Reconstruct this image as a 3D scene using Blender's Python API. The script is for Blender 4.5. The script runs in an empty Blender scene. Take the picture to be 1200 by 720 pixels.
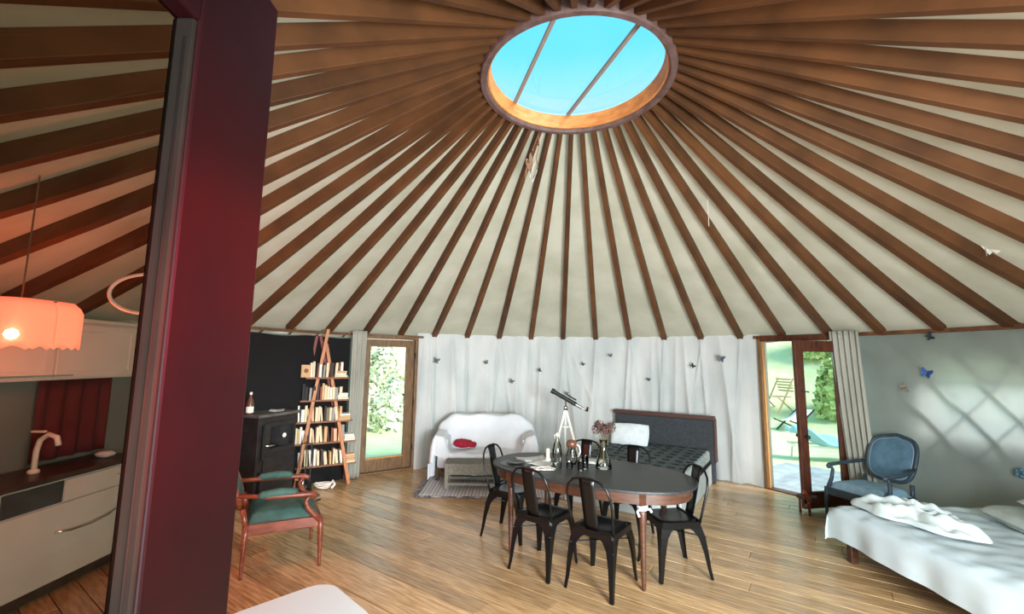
import bpy, math, random
from mathutils import Vector, Matrix
PI = math.pi; sin = math.sin; cos = math.cos
random.seed(7)
C = bpy.context.scene.collection
SC = bpy.context.scene

# ------------------------------------------------------------------ camera
cam = bpy.data.cameras.new('camera'); co = bpy.data.objects.new('camera', cam); C.objects.link(co)
cam.sensor_width = 36; cam.lens = 512.45/1200*36; cam.clip_start = .02; cam.clip_end = 300
co.matrix_world = Matrix.Translation((0, 0, 1.75)) @ Matrix.Rotation(PI/2+.1201, 4, 'X') @ Matrix.Rotation(.0136, 4, 'Z')
SC.camera = co
# ------------------------------------------------------------------ world
def lin(c):
    return tuple((v/12.92 if v <= .04045 else ((v+.055)/1.055)**2.4) for v in [x/255 for x in c])
W = bpy.data.worlds.new('sky'); SC.world = W; W.use_nodes = True
nt = W.node_tree; bg = nt.nodes['Background']
tc = nt.nodes.new('ShaderNodeTexCoord'); sx = nt.nodes.new('ShaderNodeSeparateXYZ'); rp = nt.nodes.new('ShaderNodeValToRGB')
nt.links.new(tc.outputs['Generated'], sx.inputs[0]); nt.links.new(sx.outputs[2], rp.inputs[0]); nt.links.new(rp.outputs[0], bg.inputs[0])
rp.color_ramp.elements[0].color = (*lin((244, 240, 224)), 1); rp.color_ramp.elements[1].color = (*lin((104, 206, 240)), 1)
rp.color_ramp.elements[0].position = .05; rp.color_ramp.elements[1].position = .60
e_ = rp.color_ramp.elements.new(.42); e_.color = (*lin((200, 232, 236)), 1)
bg.inputs[1].default_value = .80
# ------------------------------------------------------------------ sun and daylight through the entrance behind the photographer
su = bpy.data.lights.new('sun', 'SUN'); so = bpy.data.objects.new('sun', su); C.objects.link(so)
su.energy = 3.4; su.angle = math.radians(25); su.color = (1, .97, .92)
so.rotation_euler = Vector((-.55, .35, -.62)).to_track_quat('-Z', 'Y').to_euler()
ar = bpy.data.lights.new('entrance_daylight', 'AREA'); ao = bpy.data.objects.new('entrance_daylight', ar); C.objects.link(ao)
ar.shape = 'RECTANGLE'; ar.size = 1.3; ar.size_y = 2.0; ar.energy = 55; ar.color = (.86, .95, 1); ar.spread = math.radians(120)
ao.location = (.45, -1.15, 1.25); ao.rotation_euler = Vector((-.06, 1, .0)).to_track_quat('-Z', 'Y').to_euler()
a2 = bpy.data.lights.new('side_fill_light', 'AREA'); a2o = bpy.data.objects.new('side_fill_light', a2); C.objects.link(a2o)  # added fill just inside the front liner, where the wall has no window
a2.shape = 'RECTANGLE'; a2.size = 1.2; a2.size_y = 1.4; a2.energy = 160; a2.color = (.88, .96, 1); a2.spread = math.radians(125)
a2o.location = (1.95, -.40, 1.40); a2o.rotation_euler = Vector((-.32, 1, -.10)).to_track_quat('-Z', 'Y').to_euler()
sp = bpy.data.lights.new('red_stile_spot', 'SPOT'); spo = bpy.data.objects.new('red_stile_spot', sp); C.objects.link(spo)  # unseen red spot without a fixture, added to redden the open leaf's stile
sp.energy = 75; sp.color = (1, .03, .10); sp.spot_size = math.radians(40); sp.spot_blend = 1; sp.shadow_soft_size = .03
spo.location = (.34, .20, 1.86); spo.rotation_euler = (Vector((-.30, .45, 1.75))-Vector(spo.location)).to_track_quat('-Z', 'Y').to_euler()
SC.view_settings.view_transform = 'Standard'; SC.view_settings.look = 'None'; SC.view_settings.gamma = 1
SC.view_settings.exposure = .95

# ------------------------------------------------------------------ materials
def mat(name, col, rough=.6, col2=None, scale=8, stretch=(1, 1, 1), bump=0, metal=0, coord='Object', rot=0, spec=.5, rnd=0, detail=4, emit=None, estr=0, trans=0):
    m = bpy.data.materials.new(name); m.use_nodes = True; n = m.node_tree.nodes; l = m.node_tree.links
    b = n['Principled BSDF']; b.inputs['Roughness'].default_value = rough; b.inputs['Metallic'].default_value = metal
    b.inputs['Specular IOR Level'].default_value = spec
    c1 = (*lin(col), 1); b.inputs['Base Color'].default_value = c1
    last = None
    if col2 is not None or bump:
        if coord == 'World':
            g = n.new('ShaderNodeNewGeometry'); src = g.outputs['Position']
        else:
            g = n.new('ShaderNodeTexCoord'); src = g.outputs['Object']
        mp = n.new('ShaderNodeMapping'); mp.vector_type = 'POINT'; l.new(src, mp.inputs[0]); mp.inputs['Scale'].default_value = stretch
        if rot:
            m0 = n.new('ShaderNodeMapping'); m0.inputs['Rotation'].default_value = (0, 0, rot); l.new(src, m0.inputs[0]); l.new(m0.outputs[0], mp.inputs[0])
        tx = n.new('ShaderNodeTexNoise'); tx.inputs['Scale'].default_value = scale; tx.inputs['Detail'].default_value = detail
        l.new(mp.outputs[0], tx.inputs[0])
        if col2 is not None:
            mx = n.new('ShaderNodeMix'); mx.data_type = 'RGBA'; mr = n.new('ShaderNodeMapRange')
            mr.inputs[1].default_value = .35; mr.inputs[2].default_value = .65
            l.new(tx.outputs[0], mr.inputs[0]); l.new(mr.outputs[0], mx.inputs[0])
            mx.inputs[6].default_value = c1; mx.inputs[7].default_value = (*lin(col2), 1); last = mx.outputs[2]
        if bump:
            bp = n.new('ShaderNodeBump'); bp.inputs['Strength'].default_value = bump; bp.inputs['Distance'].default_value = .02
            l.new(tx.outputs[0], bp.inputs['Height']); l.new(bp.outputs[0], b.inputs['Normal'])
    if rnd:
        oi = n.new('ShaderNodeObjectInfo'); hs = n.new('ShaderNodeHueSaturation'); mr2 = n.new('ShaderNodeMapRange')
        mr2.inputs[3].default_value = 1-rnd; mr2.inputs[4].default_value = 1+rnd
        l.new(oi.outputs['Random'], mr2.inputs[0]); l.new(mr2.outputs[0], hs.inputs['Value'])
        if last: l.new(last, hs.inputs['Color'])
        else: hs.inputs['Color'].default_value = c1
        last = hs.outputs[0]
    if last: l.new(last, b.inputs['Base Color'])
    if emit: b.inputs['Emission Color'].default_value = (*lin(emit), 1); b.inputs['Emission Strength'].default_value = estr
    if trans:
        tr = n.new('ShaderNodeBsdfTranslucent'); ms = n.new('ShaderNodeMixShader'); ms.inputs[0].default_value = trans
        if last: l.new(last, tr.inputs[0])
        else: tr.inputs[0].default_value = c1
        l.new(b.outputs[0], ms.inputs[1]); l.new(tr.outputs[0], ms.inputs[2]); l.new(ms.outputs[0], n['Material Output'].inputs[0])
    return m
def glass_mat(name, tint, fac=.12, rough=.02):
    m = bpy.data.materials.new(name); m.use_nodes = True; n = m.node_tree.nodes; l = m.node_tree.links; n.remove(n['Principled BSDF'])
    t = n.new('ShaderNodeBsdfTransparent'); t.inputs[0].default_value = (*tint, 1)
    g = n.new('ShaderNodeBsdfGlossy'); g.inputs['Roughness'].default_value = rough
    f = n.new('ShaderNodeLayerWeight'); f.inputs[0].default_value = fac
    s = n.new('ShaderNodeMixShader'); l.new(f.outputs['Fresnel'], s.inputs[0]); l.new(t.outputs[0], s.inputs[1]); l.new(g.outputs[0], s.inputs[2]); l.new(s.outputs[0], n['Material Output'].inputs[0])
    return m
M = {}
AX = math.radians(35)      # the floorboards run at -35 degrees
M['plank'] = mat('floor_board', (202, 166, 120), .27, (160, 124, 83), 5, (.9, 9, 9), .07, coord='World', rot=AX, rnd=.26, spec=.75)
M['subfloor'] = mat('subfloor', (28, 20, 14), .9)
M['canvas'] = mat('roof_canvas', (194, 188, 168), .85, (178, 172, 150), 2.2, (1, 1, 1), .5, coord='World', trans=.08)
M['outer'] = mat('outer_canvas', (205, 205, 188), .9, (190, 190, 172), 4, trans=.10)
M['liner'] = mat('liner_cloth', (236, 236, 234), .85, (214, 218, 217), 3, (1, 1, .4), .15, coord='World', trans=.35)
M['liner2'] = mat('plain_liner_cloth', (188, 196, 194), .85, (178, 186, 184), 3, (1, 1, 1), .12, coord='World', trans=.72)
M['rafter'] = mat('rafter_wood', (100, 62, 33), .6, (78, 48, 25), 3, (1, 1, 1), .15, rnd=.16, spec=.3)
M['ring'] = mat('ring_wood', (214, 140, 72), .55, (188, 112, 54), 9, (1, 1, 3))
M['bar'] = mat('glazing_bar', (150, 134, 122), .6)
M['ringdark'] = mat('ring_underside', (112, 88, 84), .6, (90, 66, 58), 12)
M['lath'] = mat('lattice_wood', (118, 78, 48), .6, (84, 50, 30), 10)
M['doorwood'] = mat('brown_door_wood', (126, 94, 60), .5, (98, 70, 42), 7, (6, 6, 1), .1)
M['doorred'] = mat('red_brown_door_wood', (94, 50, 31), .42, (66, 33, 20), 7, (6, 6, 1), .1)
M['lightwood'] = mat('light_wood', (206, 150, 88), .5, (186, 126, 70), 9, (6, 6, 1))
M['ladder'] = mat('ladder_wood', (198, 130, 76), .5, (172, 104, 58), 9, (6, 6, 1))
M['redpole'] = mat('reddish_wood', (120, 56, 50), .6)
M['shelf'] = mat('shelf_wood', (150, 98, 64), .6, (120, 74, 46), 9, (1, 8, 8))
M['blackcloth'] = mat('black_cloth', (9, 8, 9), .95, (14, 12, 12), 5)
M['darkmetal'] = mat('black_powder_coat', (13, 14, 15), .30, metal=.3, spec=.5)
M['blackwood'] = mat('dark_stained_top', (46, 48, 50), .42, (36, 37, 39), 4, (1, 6, 1), .05)
M['tablewood'] = mat('brown_table_wood', (86, 52, 36), .4, (62, 38, 25), 8, (1, 1, 6))
M['white'] = mat('white_cloth', (228, 232, 234), .85, (218, 222, 226), 4, bump=.12)
M['coolwhite'] = mat('white_bed_linen', (206, 222, 226), .85, (196, 212, 217), 3, bump=.15)
M['blanket'] = mat('pale_blanket', (206, 218, 216), .9, (192, 205, 203), 9, bump=.5)
M['pillow'] = mat('pillow_cloth', (230, 238, 238), .85, (216, 224, 225), 10, bump=.3)
M['greypillow'] = mat('grey_green_pillow', (172, 182, 174), .85, (158, 168, 160), 10, bump=.3)
M['red'] = mat('red_cloth', (176, 24, 52), .85, (140, 14, 38), 14, bump=.3)
M['wicker'] = mat('grey_wicker', (146, 144, 130), .75, (112, 109, 96), 40, (1, 1, 3), .4)
M['headboard'] = mat('charcoal_fabric', (58, 62, 66), .9, (48, 52, 55), 30)
M['browntrim'] = mat('brown_trim', (76, 44, 36), .6)
M['mattress'] = mat('mattress_ticking', (84, 98, 98), .85, (60, 70, 72), 5, (1, 9, 1))
M['mattside'] = mat('mattress_side', (168, 176, 172), .85, (140, 148, 146), 9, (1, 1, 8))
M['tuft'] = mat('black_tuft', (16, 20, 22), .9)
M['pale'] = mat('pale_board', (186, 192, 190), .6, (174, 180, 178), 4)
M['greenvelvet'] = mat('green_velvet', (66, 102, 92), .8, (46, 76, 70), 9)
M['redwood'] = mat('mahogany', (132, 66, 42), .35, (100, 44, 27), 9, (1, 1, 4))
M['bluevelvet'] = mat('blue_velvet', (88, 122, 140), .8, (74, 106, 126), 12)
M['blueseat'] = mat('pale_blue_seat', (142, 176, 194), .8, (124, 158, 178), 12)
M['bluewood'] = mat('blue_grey_painted_wood', (54, 70, 82), .5, (42, 56, 66), 12)
M['bluepipe'] = mat('blue_piping', (128, 150, 160), .7)
M['stove'] = mat('cast_iron', (52, 47, 45), .5, (38, 34, 33), 12, metal=.3)
M['stovetop'] = mat('grey_iron_top', (104, 100, 94), .5, (84, 80, 74), 9, metal=.3)
M['stoveglass'] = mat('sooty_glass', (16, 17, 18), .12)
M['chrome'] = mat('chrome', (214, 214, 212), .2, metal=1)
M['ceramic'] = mat('white_ceramic', (236, 230, 218), .3)
M['cabinet'] = mat('white_cabinet', (216, 220, 214), .35, (206, 210, 204), 3)
M['worktop'] = mat('dark_worktop', (74, 62, 54), .4, (58, 46, 40), 9)
M['ovenfront'] = mat('dark_oven_front', (60, 64, 60), .3)
M['blackplastic'] = mat('black_plastic', (24, 26, 26), .45)
M['clay'] = mat('brown_glaze', (96, 62, 44), .3)
M['paper'] = mat('paper', (224, 226, 222), .8, (196, 200, 198), 22)
M['curtain'] = mat('curtain_cloth', (190, 188, 174), .85, (170, 170, 156), 5, (1, 1, .3), .1, trans=.2)
M['blackframe'] = mat('dark_oxblood_paint', (34, 6, 8), .45, (20, 6, 8), 2.6, (1, 1, 1.2), .12, spec=.12)
M['wornedge'] = mat('worn_brown_edge', (32, 22, 15), .8, (20, 14, 10), 14, (1, 1, .4), .3, spec=.15)
M['whitetable'] = mat('white_laminate', (226, 232, 234), .35)
M['shade'] = mat('lit_paper_shade', (255, 190, 160), .8, emit=(255, 118, 96), estr=2.0)
M['bulb'] = mat('lit_bulb', (255, 240, 220), .3, emit=(255, 236, 205), estr=5)
M['ringlamp'] = mat('white_hoop', (226, 220, 212), .5)
M['flower'] = mat('dried_flower', (104, 74, 66), .9, (64, 42, 40), 60)
M['stem'] = mat('dry_stem', (92, 86, 56), .8)
M['butterfly_grey'] = mat('grey_butterfly', (92, 100, 110), .7)
M['butterfly_dark'] = mat('dark_butterfly', (40, 46, 56), .7)
M['butterfly_blue'] = mat('blue_butterfly', (42, 88, 150), .6)
M['butterfly_tan'] = mat('tan_butterfly', (140, 138, 124), .7)
M['grass'] = mat('grass', (212, 214, 172), .95, (198, 204, 152), 3, bump=.5, coord='World')
M['leaf'] = mat('leaf', (160, 186, 108), .8, (200, 214, 148), 1.6, coord='World')
M['bank'] = mat('overgrown_bank', (190, 206, 140), .95, (164, 186, 112), 2.5, bump=.8, coord='World')
M['leafpale'] = mat('pale_leaf', (218, 222, 184), .8, (240, 240, 220), 1.6, coord='World')
M['deck'] = mat('weathered_deck', (176, 178, 182), .7, (150, 152, 156), 6, rnd=.1)
M['blue'] = mat('sky_blue_cushion', (170, 212, 232), .8, (146, 196, 222), 4, bump=.2)
M['gardenwood'] = mat('garden_wood', (186, 164, 124), .7)
M['glass'] = glass_mat('clear_glass', (.93, .96, .95), .18)
M['crownglass'] = glass_mat('crown_pane', (.92, .97, 1), .12)
M['leafglass'] = glass_mat('dusty_door_glass', (.56, .51, .44), .12)
M['vaseglass'] = glass_mat('vase_glass', (.95, .95, .92), .25, .05)
M['darkglass'] = glass_mat('green_bottle_glass', (.86, .88, .83), .3, .05)
M['rope'] = mat('rope', (120, 86, 60), .9)
M['feather'] = mat('feather', (214, 208, 198), .9)
# dark red paint of the open door's stile, worn towards black by noise
# rug: woven stripes
def rug_mat():
    m = bpy.data.materials.new('striped_rug'); m.use_nodes = True; n = m.node_tree.nodes; l = m.node_tree.links; b = n['Principled BSDF']; b.inputs['Roughness'].default_value = .95
    t = n.new('ShaderNodeTexCoord'); s = n.new('ShaderNodeSeparateXYZ'); l.new(t.outputs['Object'], s.inputs[0])
    r = n.new('ShaderNodeValToRGB'); r.color_ramp.interpolation = 'CONSTANT'
    mm = n.new('ShaderNodeMath'); mm.operation = 'MULTIPLY'; mm.inputs[1].default_value = 11; fr = n.new('ShaderNodeMath'); fr.operation = 'FRACT'
    l.new(s.outputs[0], mm.inputs[0]); l.new(mm.outputs[0], fr.inputs[0]); l.new(fr.outputs[0], r.inputs[0])
    cs = [(0, (206, 204, 202)), (.35, (186, 150, 150)), (.5, (210, 208, 206)), (.78, (104, 96, 104)), (.88, (206, 202, 200))]
    while len(r.color_ramp.elements) < 5: r.color_ramp.elements.new(.5)
    for e, (p, c) in zip(r.color_ramp.elements, cs): e.position = p; e.color = (*lin(c), 1)
    nz = n.new('ShaderNodeTexNoise'); nz.inputs['Scale'].default_value = 30
    mx = n.new('ShaderNodeMix'); mx.data_type = 'RGBA'; mx.blend_type = 'MULTIPLY'; mx.inputs[0].default_value = .2
    l.new(r.outputs[0], mx.inputs[6]); l.new(nz.outputs[0], mx.inputs[7]); l.new(mx.outputs[2], b.inputs[0])
    return m
M['rug'] = rug_mat(); M['rugborder'] = mat('rug_border', (34, 32, 44), .95, (160, 150, 150), 22)

# ------------------------------------------------------------------ mesh helpers
class MB:
    def __init__(s): s.v = []; s.f = []
    def add(s, vs, fs):
        k = len(s.v); s.v += [tuple(v) for v in vs]; s.f += [tuple(i+k for i in f) for f in fs]; return s
    def box(s, c, d, rz=0, taper=1, R=None):
        x, y, z = [a/2 for a in d]; vs = []
        for sz in (-1, 1):
            t = 1 if sz < 0 else taper
            for a, b in ((-1, -1), (1, -1), (1, 1), (-1, 1)): vs.append(Vector((a*x*t, b*y*t, sz*z)))
        Rm = R or Matrix.Rotation(rz, 3, 'Z'); vs = [Rm @ v + Vector(c) for v in vs]
        return s.add(vs, [(3, 2, 1, 0), (4, 5, 6, 7), (0, 1, 5, 4), (1, 2, 6, 5), (2, 3, 7, 6), (3, 0, 4, 7)])
    def beam(s, a, b, w, h, w2=None, h2=None, up=(0, 0, 1)):
        a = Vector(a); b = Vector(b); d = (b-a).normalized(); sd = d.cross(Vector(up))
        if sd.length < 1e-4: sd = d.cross(Vector((1, 0, 0)))
        sd.normalize(); u = sd.cross(d).normalized(); vs = []
        for p, ww, hh in ((a, w, h), (b, w2 or w, h2 or h)):
            for i, j in ((-1, -1), (1, -1), (1, 1), (-1, 1)): vs.append(p+sd*i*ww/2+u*j*hh/2)
        return s.add(vs, [(3, 2, 1, 0), (4, 5, 6, 7), (0, 1, 5, 4), (1, 2, 6, 5), (2, 3, 7, 6), (3, 0, 4, 7)])
    def tube(s, pts, r, n=8, closed=False):
        pts = [Vector(p) for p in pts]; rs = r if isinstance(r, (list, tuple)) else [r]*len(pts)
        N = len(pts); vs = []; prev = None
        for i, p in enumerate(pts):
            if closed: d = pts[(i+1) % N]-pts[i-1]
            else: d = pts[min(i+1, N-1)]-pts[max(i-1, 0)]
            d.normalize()
            if prev is None:
                u = d.cross(Vector((0, 0, 1)));
                if u.length < .1: u = d.cross(Vector((1, 0, 0)))
            else: u = prev-d*prev.dot(d)
            u.normalize(); prev = u; w = d.cross(u)
            for k in range(n): a = 2*PI*k/n; vs.append(p+(u*cos(a)+w*sin(a))*rs[i])
        fs = []
        for i in range(N if closed else N-1):
            j = (i+1) % N
            for k in range(n): k2 = (k+1) % n; fs.append((i*n+k, i*n+k2, j*n+k2, j*n+k))
        if not closed: fs += [tuple(range(n-1, -1, -1)), tuple((N-1)*n+k for k in range(n))]
        return s.add(vs, fs)
    def lathe(s, prof, n=24, c=(0, 0, 0), cap=True):
        vs = []; fs = []; P = len(prof)
        for k in range(n):
            a = 2*PI*k/n
            for r, z in prof: vs.append((c[0]+r*cos(a), c[1]+r*sin(a), c[2]+z))
        for k in range(n):
            k2 = (k+1) % n
            for i in range(P-1): fs.append((k*P+i, k2*P+i, k2*P+i+1, k*P+i+1))
        if cap:
            if prof[0][0] > 1e-4: fs.append(tuple(k*P for k in range(n-1, -1, -1)))
            if prof[-1][0] > 1e-4: fs.append(tuple(k*P+P-1 for k in range(n)))
        return s.add(vs, fs)
    def prism(s, poly, z0, z1, tf=None):
        n = len(poly); vs = [Vector((x, y, z0)) for x, y in poly]+[Vector((x, y, z1)) for x, y in poly]
        if tf: vs = [tf(v) for v in vs]
        return s.add(vs, [tuple(range(n-1, -1, -1)), tuple(range(n, 2*n))]+[(i, (i+1) % n, (i+1) % n+n, i+n) for i in range(n)])
    def surf(s, fn, nu, nv, skip=None):
        vs = [fn(i/nu, j/nv) for j in range(nv+1) for i in range(nu+1)]
        fs = [(j*(nu+1)+i, j*(nu+1)+i+1, (j+1)*(nu+1)+i+1, (j+1)*(nu+1)+i) for j in range(nv) for i in range(nu) if not (skip and skip((i+.5)/nu, (j+.5)/nv))]
        return s.add(vs, fs)
    def mesh(s, name, smooth):
        me = bpy.data.meshes.new(name); me.from_pydata(s.v, [], s.f); me.update()
        if smooth: me.shade_smooth()
        return me
    def build(s, name, m, parent=None, smooth=False, bevel=0, sub=0, solid=0, auto=False):
        me = s.mesh(name, smooth or auto); me.materials.append(m)
        o = bpy.data.objects.new(name, me); C.objects.link(o)
        if parent: o.parent = parent
        if solid: q = o.modifiers.new('s', 'SOLIDIFY'); q.thickness = solid; q.offset = 0
        if bevel: q = o.modifiers.new('b', 'BEVEL'); q.width = bevel; q.segments = 2; q.limit_method = 'ANGLE'
        if sub: q = o.modifiers.new('u', 'SUBSURF'); q.levels = sub; q.render_levels = sub
        if auto: me.set_sharp_from_angle(angle=math.radians(38))
        return o
def tag(o, label=None, cat=None, group=None, kind=None):
    if label: o['label'] = label
    if cat: o['category'] = cat
    if group: o['group'] = group
    if kind: o['kind'] = kind
    return o
def thing(name, label, cat, loc=(0, 0, 0), rz=0, group=None):
    o = bpy.data.objects.new(name, None); C.objects.link(o); o.location = loc; o.rotation_euler = (0, 0, rz); o.empty_display_size = .1
    return tag(o, label, cat, group)
def structure(name, loc=(0, 0, 0), label=None, cat='structure'):
    o = bpy.data.objects.new(name, None); C.objects.link(o); o.location = loc; return tag(o, label, cat, None, 'structure')
kids = {}
def copy_thing(o, loc, rz, label, group=None):
    def rec(a, par):
        c = a.copy(); C.objects.link(c); c.parent = par
        for ch in [x for x in bpy.data.objects if x.parent == a]: rec(ch, c)
        return c
    c = rec(o, None); c.location = loc; c.rotation_euler = (0, 0, rz); c['label'] = label
    if group: c['group'] = group
    return c
def pillow_mb(w, d, h, n=14, seed=1, pinch=.12):
    rnd = random.Random(seed); ph = [rnd.random()*6 for _ in range(6)]
    def f(sg):
        def g(u, v):
            a = u*2-1; b = v*2-1
            x = a*w/2*(1-pinch*b*b*.5); y = b*d/2*(1-pinch*a*a*.5)
            k = max(0, (1-a**4))**.5*max(0, (1-b**4))**.5
            z = sg*k*h/2*(1+.08*sin(5*a+ph[0])+.08*sin(6*b+ph[1]+3*a)+.05*sin(11*a+7*b+ph[2]))
            return (x, y, z)
        return g
    m = MB(); m.surf(f(1), n, n); b = MB(); b.surf(f(-1), n, n)
    m.add(b.v, [t[::-1] for t in b.f]); return m

# ------------------------------------------------------------------ yurt geometry
YC = Vector((.527, 3.533)); RW = 4.26; HT = 2.095; RC = .80; HCR = 4.15; NR = 47; PH = .2249
SL = (HCR-HT)/(RW-RC)
def pol(az, r, z=0): return Vector((YC.x+r*sin(az), YC.y+r*cos(az), z))
D2R = math.radians

# floor: sub-floor disc and individual boards
fl = structure('floor', label='yurt floor of wide honey-coloured boards', cat='floor')
m = MB(); m.lathe([(0, -.12), (4.42, -.12), (4.42, -.035), (0, -.035)], 72, (YC.x, YC.y, 0)); m.build('subfloor', M['subfloor'], fl)
dirv = Vector((cos(AX), -sin(AX))); nrm = Vector((sin(AX), cos(AX)))
wpl = .165; k = -27
rndf = random.Random(5)
while k < 27:
    o0 = k*wpl; o1 = o0+wpl; gap = .008 if rndf.random() < .6 else .014
    a0 = o0+gap/2; a1 = o1-gap/2; mxo = max(abs(a0), abs(a1))
    Rf = 4.36
    if mxo < Rf:
        def ch(o): return math.sqrt(Rf*Rf-o*o)
        cuts = [-9]; t = -4.4+rndf.random()*2.6
        while t < 4.3: cuts.append(t); t += 2.0+rndf.random()*1.8
        cuts.append(9)
        for q in range(len(cuts)-1):
            c0, c1 = cuts[q]+.0015, cuts[q+1]-.0015
            s00, s01 = max(c0, -ch(a0)), min(c1, ch(a0)); s10, s11 = max(c0, -ch(a1)), min(c1, ch(a1))
            if s01-s00 < .02 or s11-s10 < .02: continue
            z = rndf.random()*.0015-.0015
            P = [YC+dirv*s00+nrm*a0, YC+dirv*s01+nrm*a0, YC+dirv*s11+nrm*a1, YC+dirv*s10+nrm*a1]
            # visible region only (behind the photographer nothing shows)
            m = MB(); e = .0025; cx = sum((p for p in P), Vector((0, 0)))/4
            top = [p+(cx-p).normalized()*e for p in P]
            vs = [(p.x, p.y, -.034) for p in P]+[(p.x, p.y, z-e) for p in P]+[(p.x, p.y, z) for p in top]
            fs = [(0, 1, 5, 4), (1, 2, 6, 5), (2, 3, 7, 6), (3, 0, 4, 7), (4, 5, 9, 8), (5, 6, 10, 9), (6, 7, 11, 10), (7, 4, 8, 11), (8, 9, 10, 11)]
            m.add(vs, fs); m.build('plank', M['plank'], fl)
    k += 1

# ceiling: canvas, rafters
ce = structure('ceiling', label='conical yurt roof of cream canvas over rafters', cat='ceiling')
def canz(r): return 2.185+(HCR+.119-2.185)/(RW-RC)*(RW-r)      # canvas height
def rdep(r): return .085+.034*min(1, max(0, (RW-r)/.9))      # rafter depth
def canvas(u, v):
    az = u*2*PI+PH; r = 4.44+(RC-.02-4.44)*v
    kk = (u*NR) % 1; sag = sin(PI*kk)*.035*(1-v)**.6
    wr = .006*sin(v*70+sin(u*40)*3)*max(0, 1-v*2.2)
    return pol(az, r, canz(r)+.012-sag+wr*sin(PI*kk))
m = MB(); m.surf(canvas, NR*6, 40); m.build('canvas', M['canvas'], ce, smooth=True)
for k in range(NR):
    az = PH+k*2*PI/NR
    m = MB(); r1 = RC+.03
    # taper at both ends; the visible tips are cut on a slant
    t = Vector((cos(az), -sin(az), 0)); w = .080
    def sect(r, zb, zt, ww=w): p = pol(az, r, 0); return [p-t*ww/2+Vector((0, 0, zb)), p+t*ww/2+Vector((0, 0, zb)), p+t*ww/2+Vector((0, 0, zt)), p-t*ww/2+Vector((0, 0, zt))]
    vs = []
    for rr in (RW+.02, RW-.10, RW-.45, RW-.9, r1): vs += sect(rr, canz(rr)-rdep(rr) if rr < RW else HT+.0, canz(rr)+.004, w*(.52+.48*(rr-RC)/(RW-RC)))
    fs = [(3, 2, 1, 0), (16, 17, 18, 19)]
    for b in (0, 4, 8, 12):
        for i in range(4): j = (i+1) % 4; fs.append((b+i, b+j, b+4+j, b+4+i))
    m.add(vs, fs); m.build('rafter', M['rafter'], ce, bevel=.004)
# crown window
cr = structure('window_1', label='round glazed crown skylight at the roof centre', cat='window')
m = MB(); m.lathe([(.755, HCR), (.80, HCR-.012), (.80, HCR+.12), (.738, HCR+.13), (.755, HCR)], 72, (YC.x, YC.y, 0), cap=False); m.build('crown_ring', M['ring'], cr, auto=True)
m = MB(); m.lathe([(.766, HCR-.014), (.780, HCR-.034), (.822, HCR-.034), (.832, HCR-.02), (.832, HCR+.11), (.766, HCR+.11), (.766, HCR-.014)], 72, (YC.x, YC.y, 0), cap=False); m.build('ring_collar', M['ringdark'], cr, auto=True)
b1 = (Vector((.33, 2.80)), Vector((.0, 4.06))); b2 = (Vector((.95, 2.95)), Vector((.55, 4.27)))
for a, b in (b1, b2):
    m = MB(); m.beam((a.x, a.y, HCR+.13), (b.x, b.y, HCR+.13), .028, .03); m.build('glazing_bar', M['bar'], cr)
def side(p, a, b): return (b.x-a.x)*(p.y-a.y)-(b.y-a.y)*(p.x-a.x)
def clip(poly, a, b, sg):
    out = []
    for i in range(len(poly)):
        p, q = poly[i], poly[(i+1) % len(poly)]; sp_, sq = side(p, a, b)*sg, side(q, a, b)*sg
        if sp_ >= 0: out.append(p)
        if sp_*sq < 0: out.append(p+(q-p)*(sp_/(sp_-sq)))
    return out
circ = [Vector((YC.x+.76*sin(2*PI*i/64), YC.y+.76*cos(2*PI*i/64))) for i in range(64)][::-1]
for poly in (clip(circ, *b1, 1 if side(Vector((-1, 3)), *b1) > 0 else -1), clip(clip(circ, *b1, 1 if side(YC, *b1) > 0 else -1), *b2, 1 if side(YC, *b2) > 0 else -1), clip(circ, *b2, 1 if side(Vector((3, 3.5)), *b2) > 0 else -1)):
    m = MB(); m.prism([(p.x, p.y) for p in poly], HCR+.155, HCR+.16); m.build('pane', M['crownglass'], cr)

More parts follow.
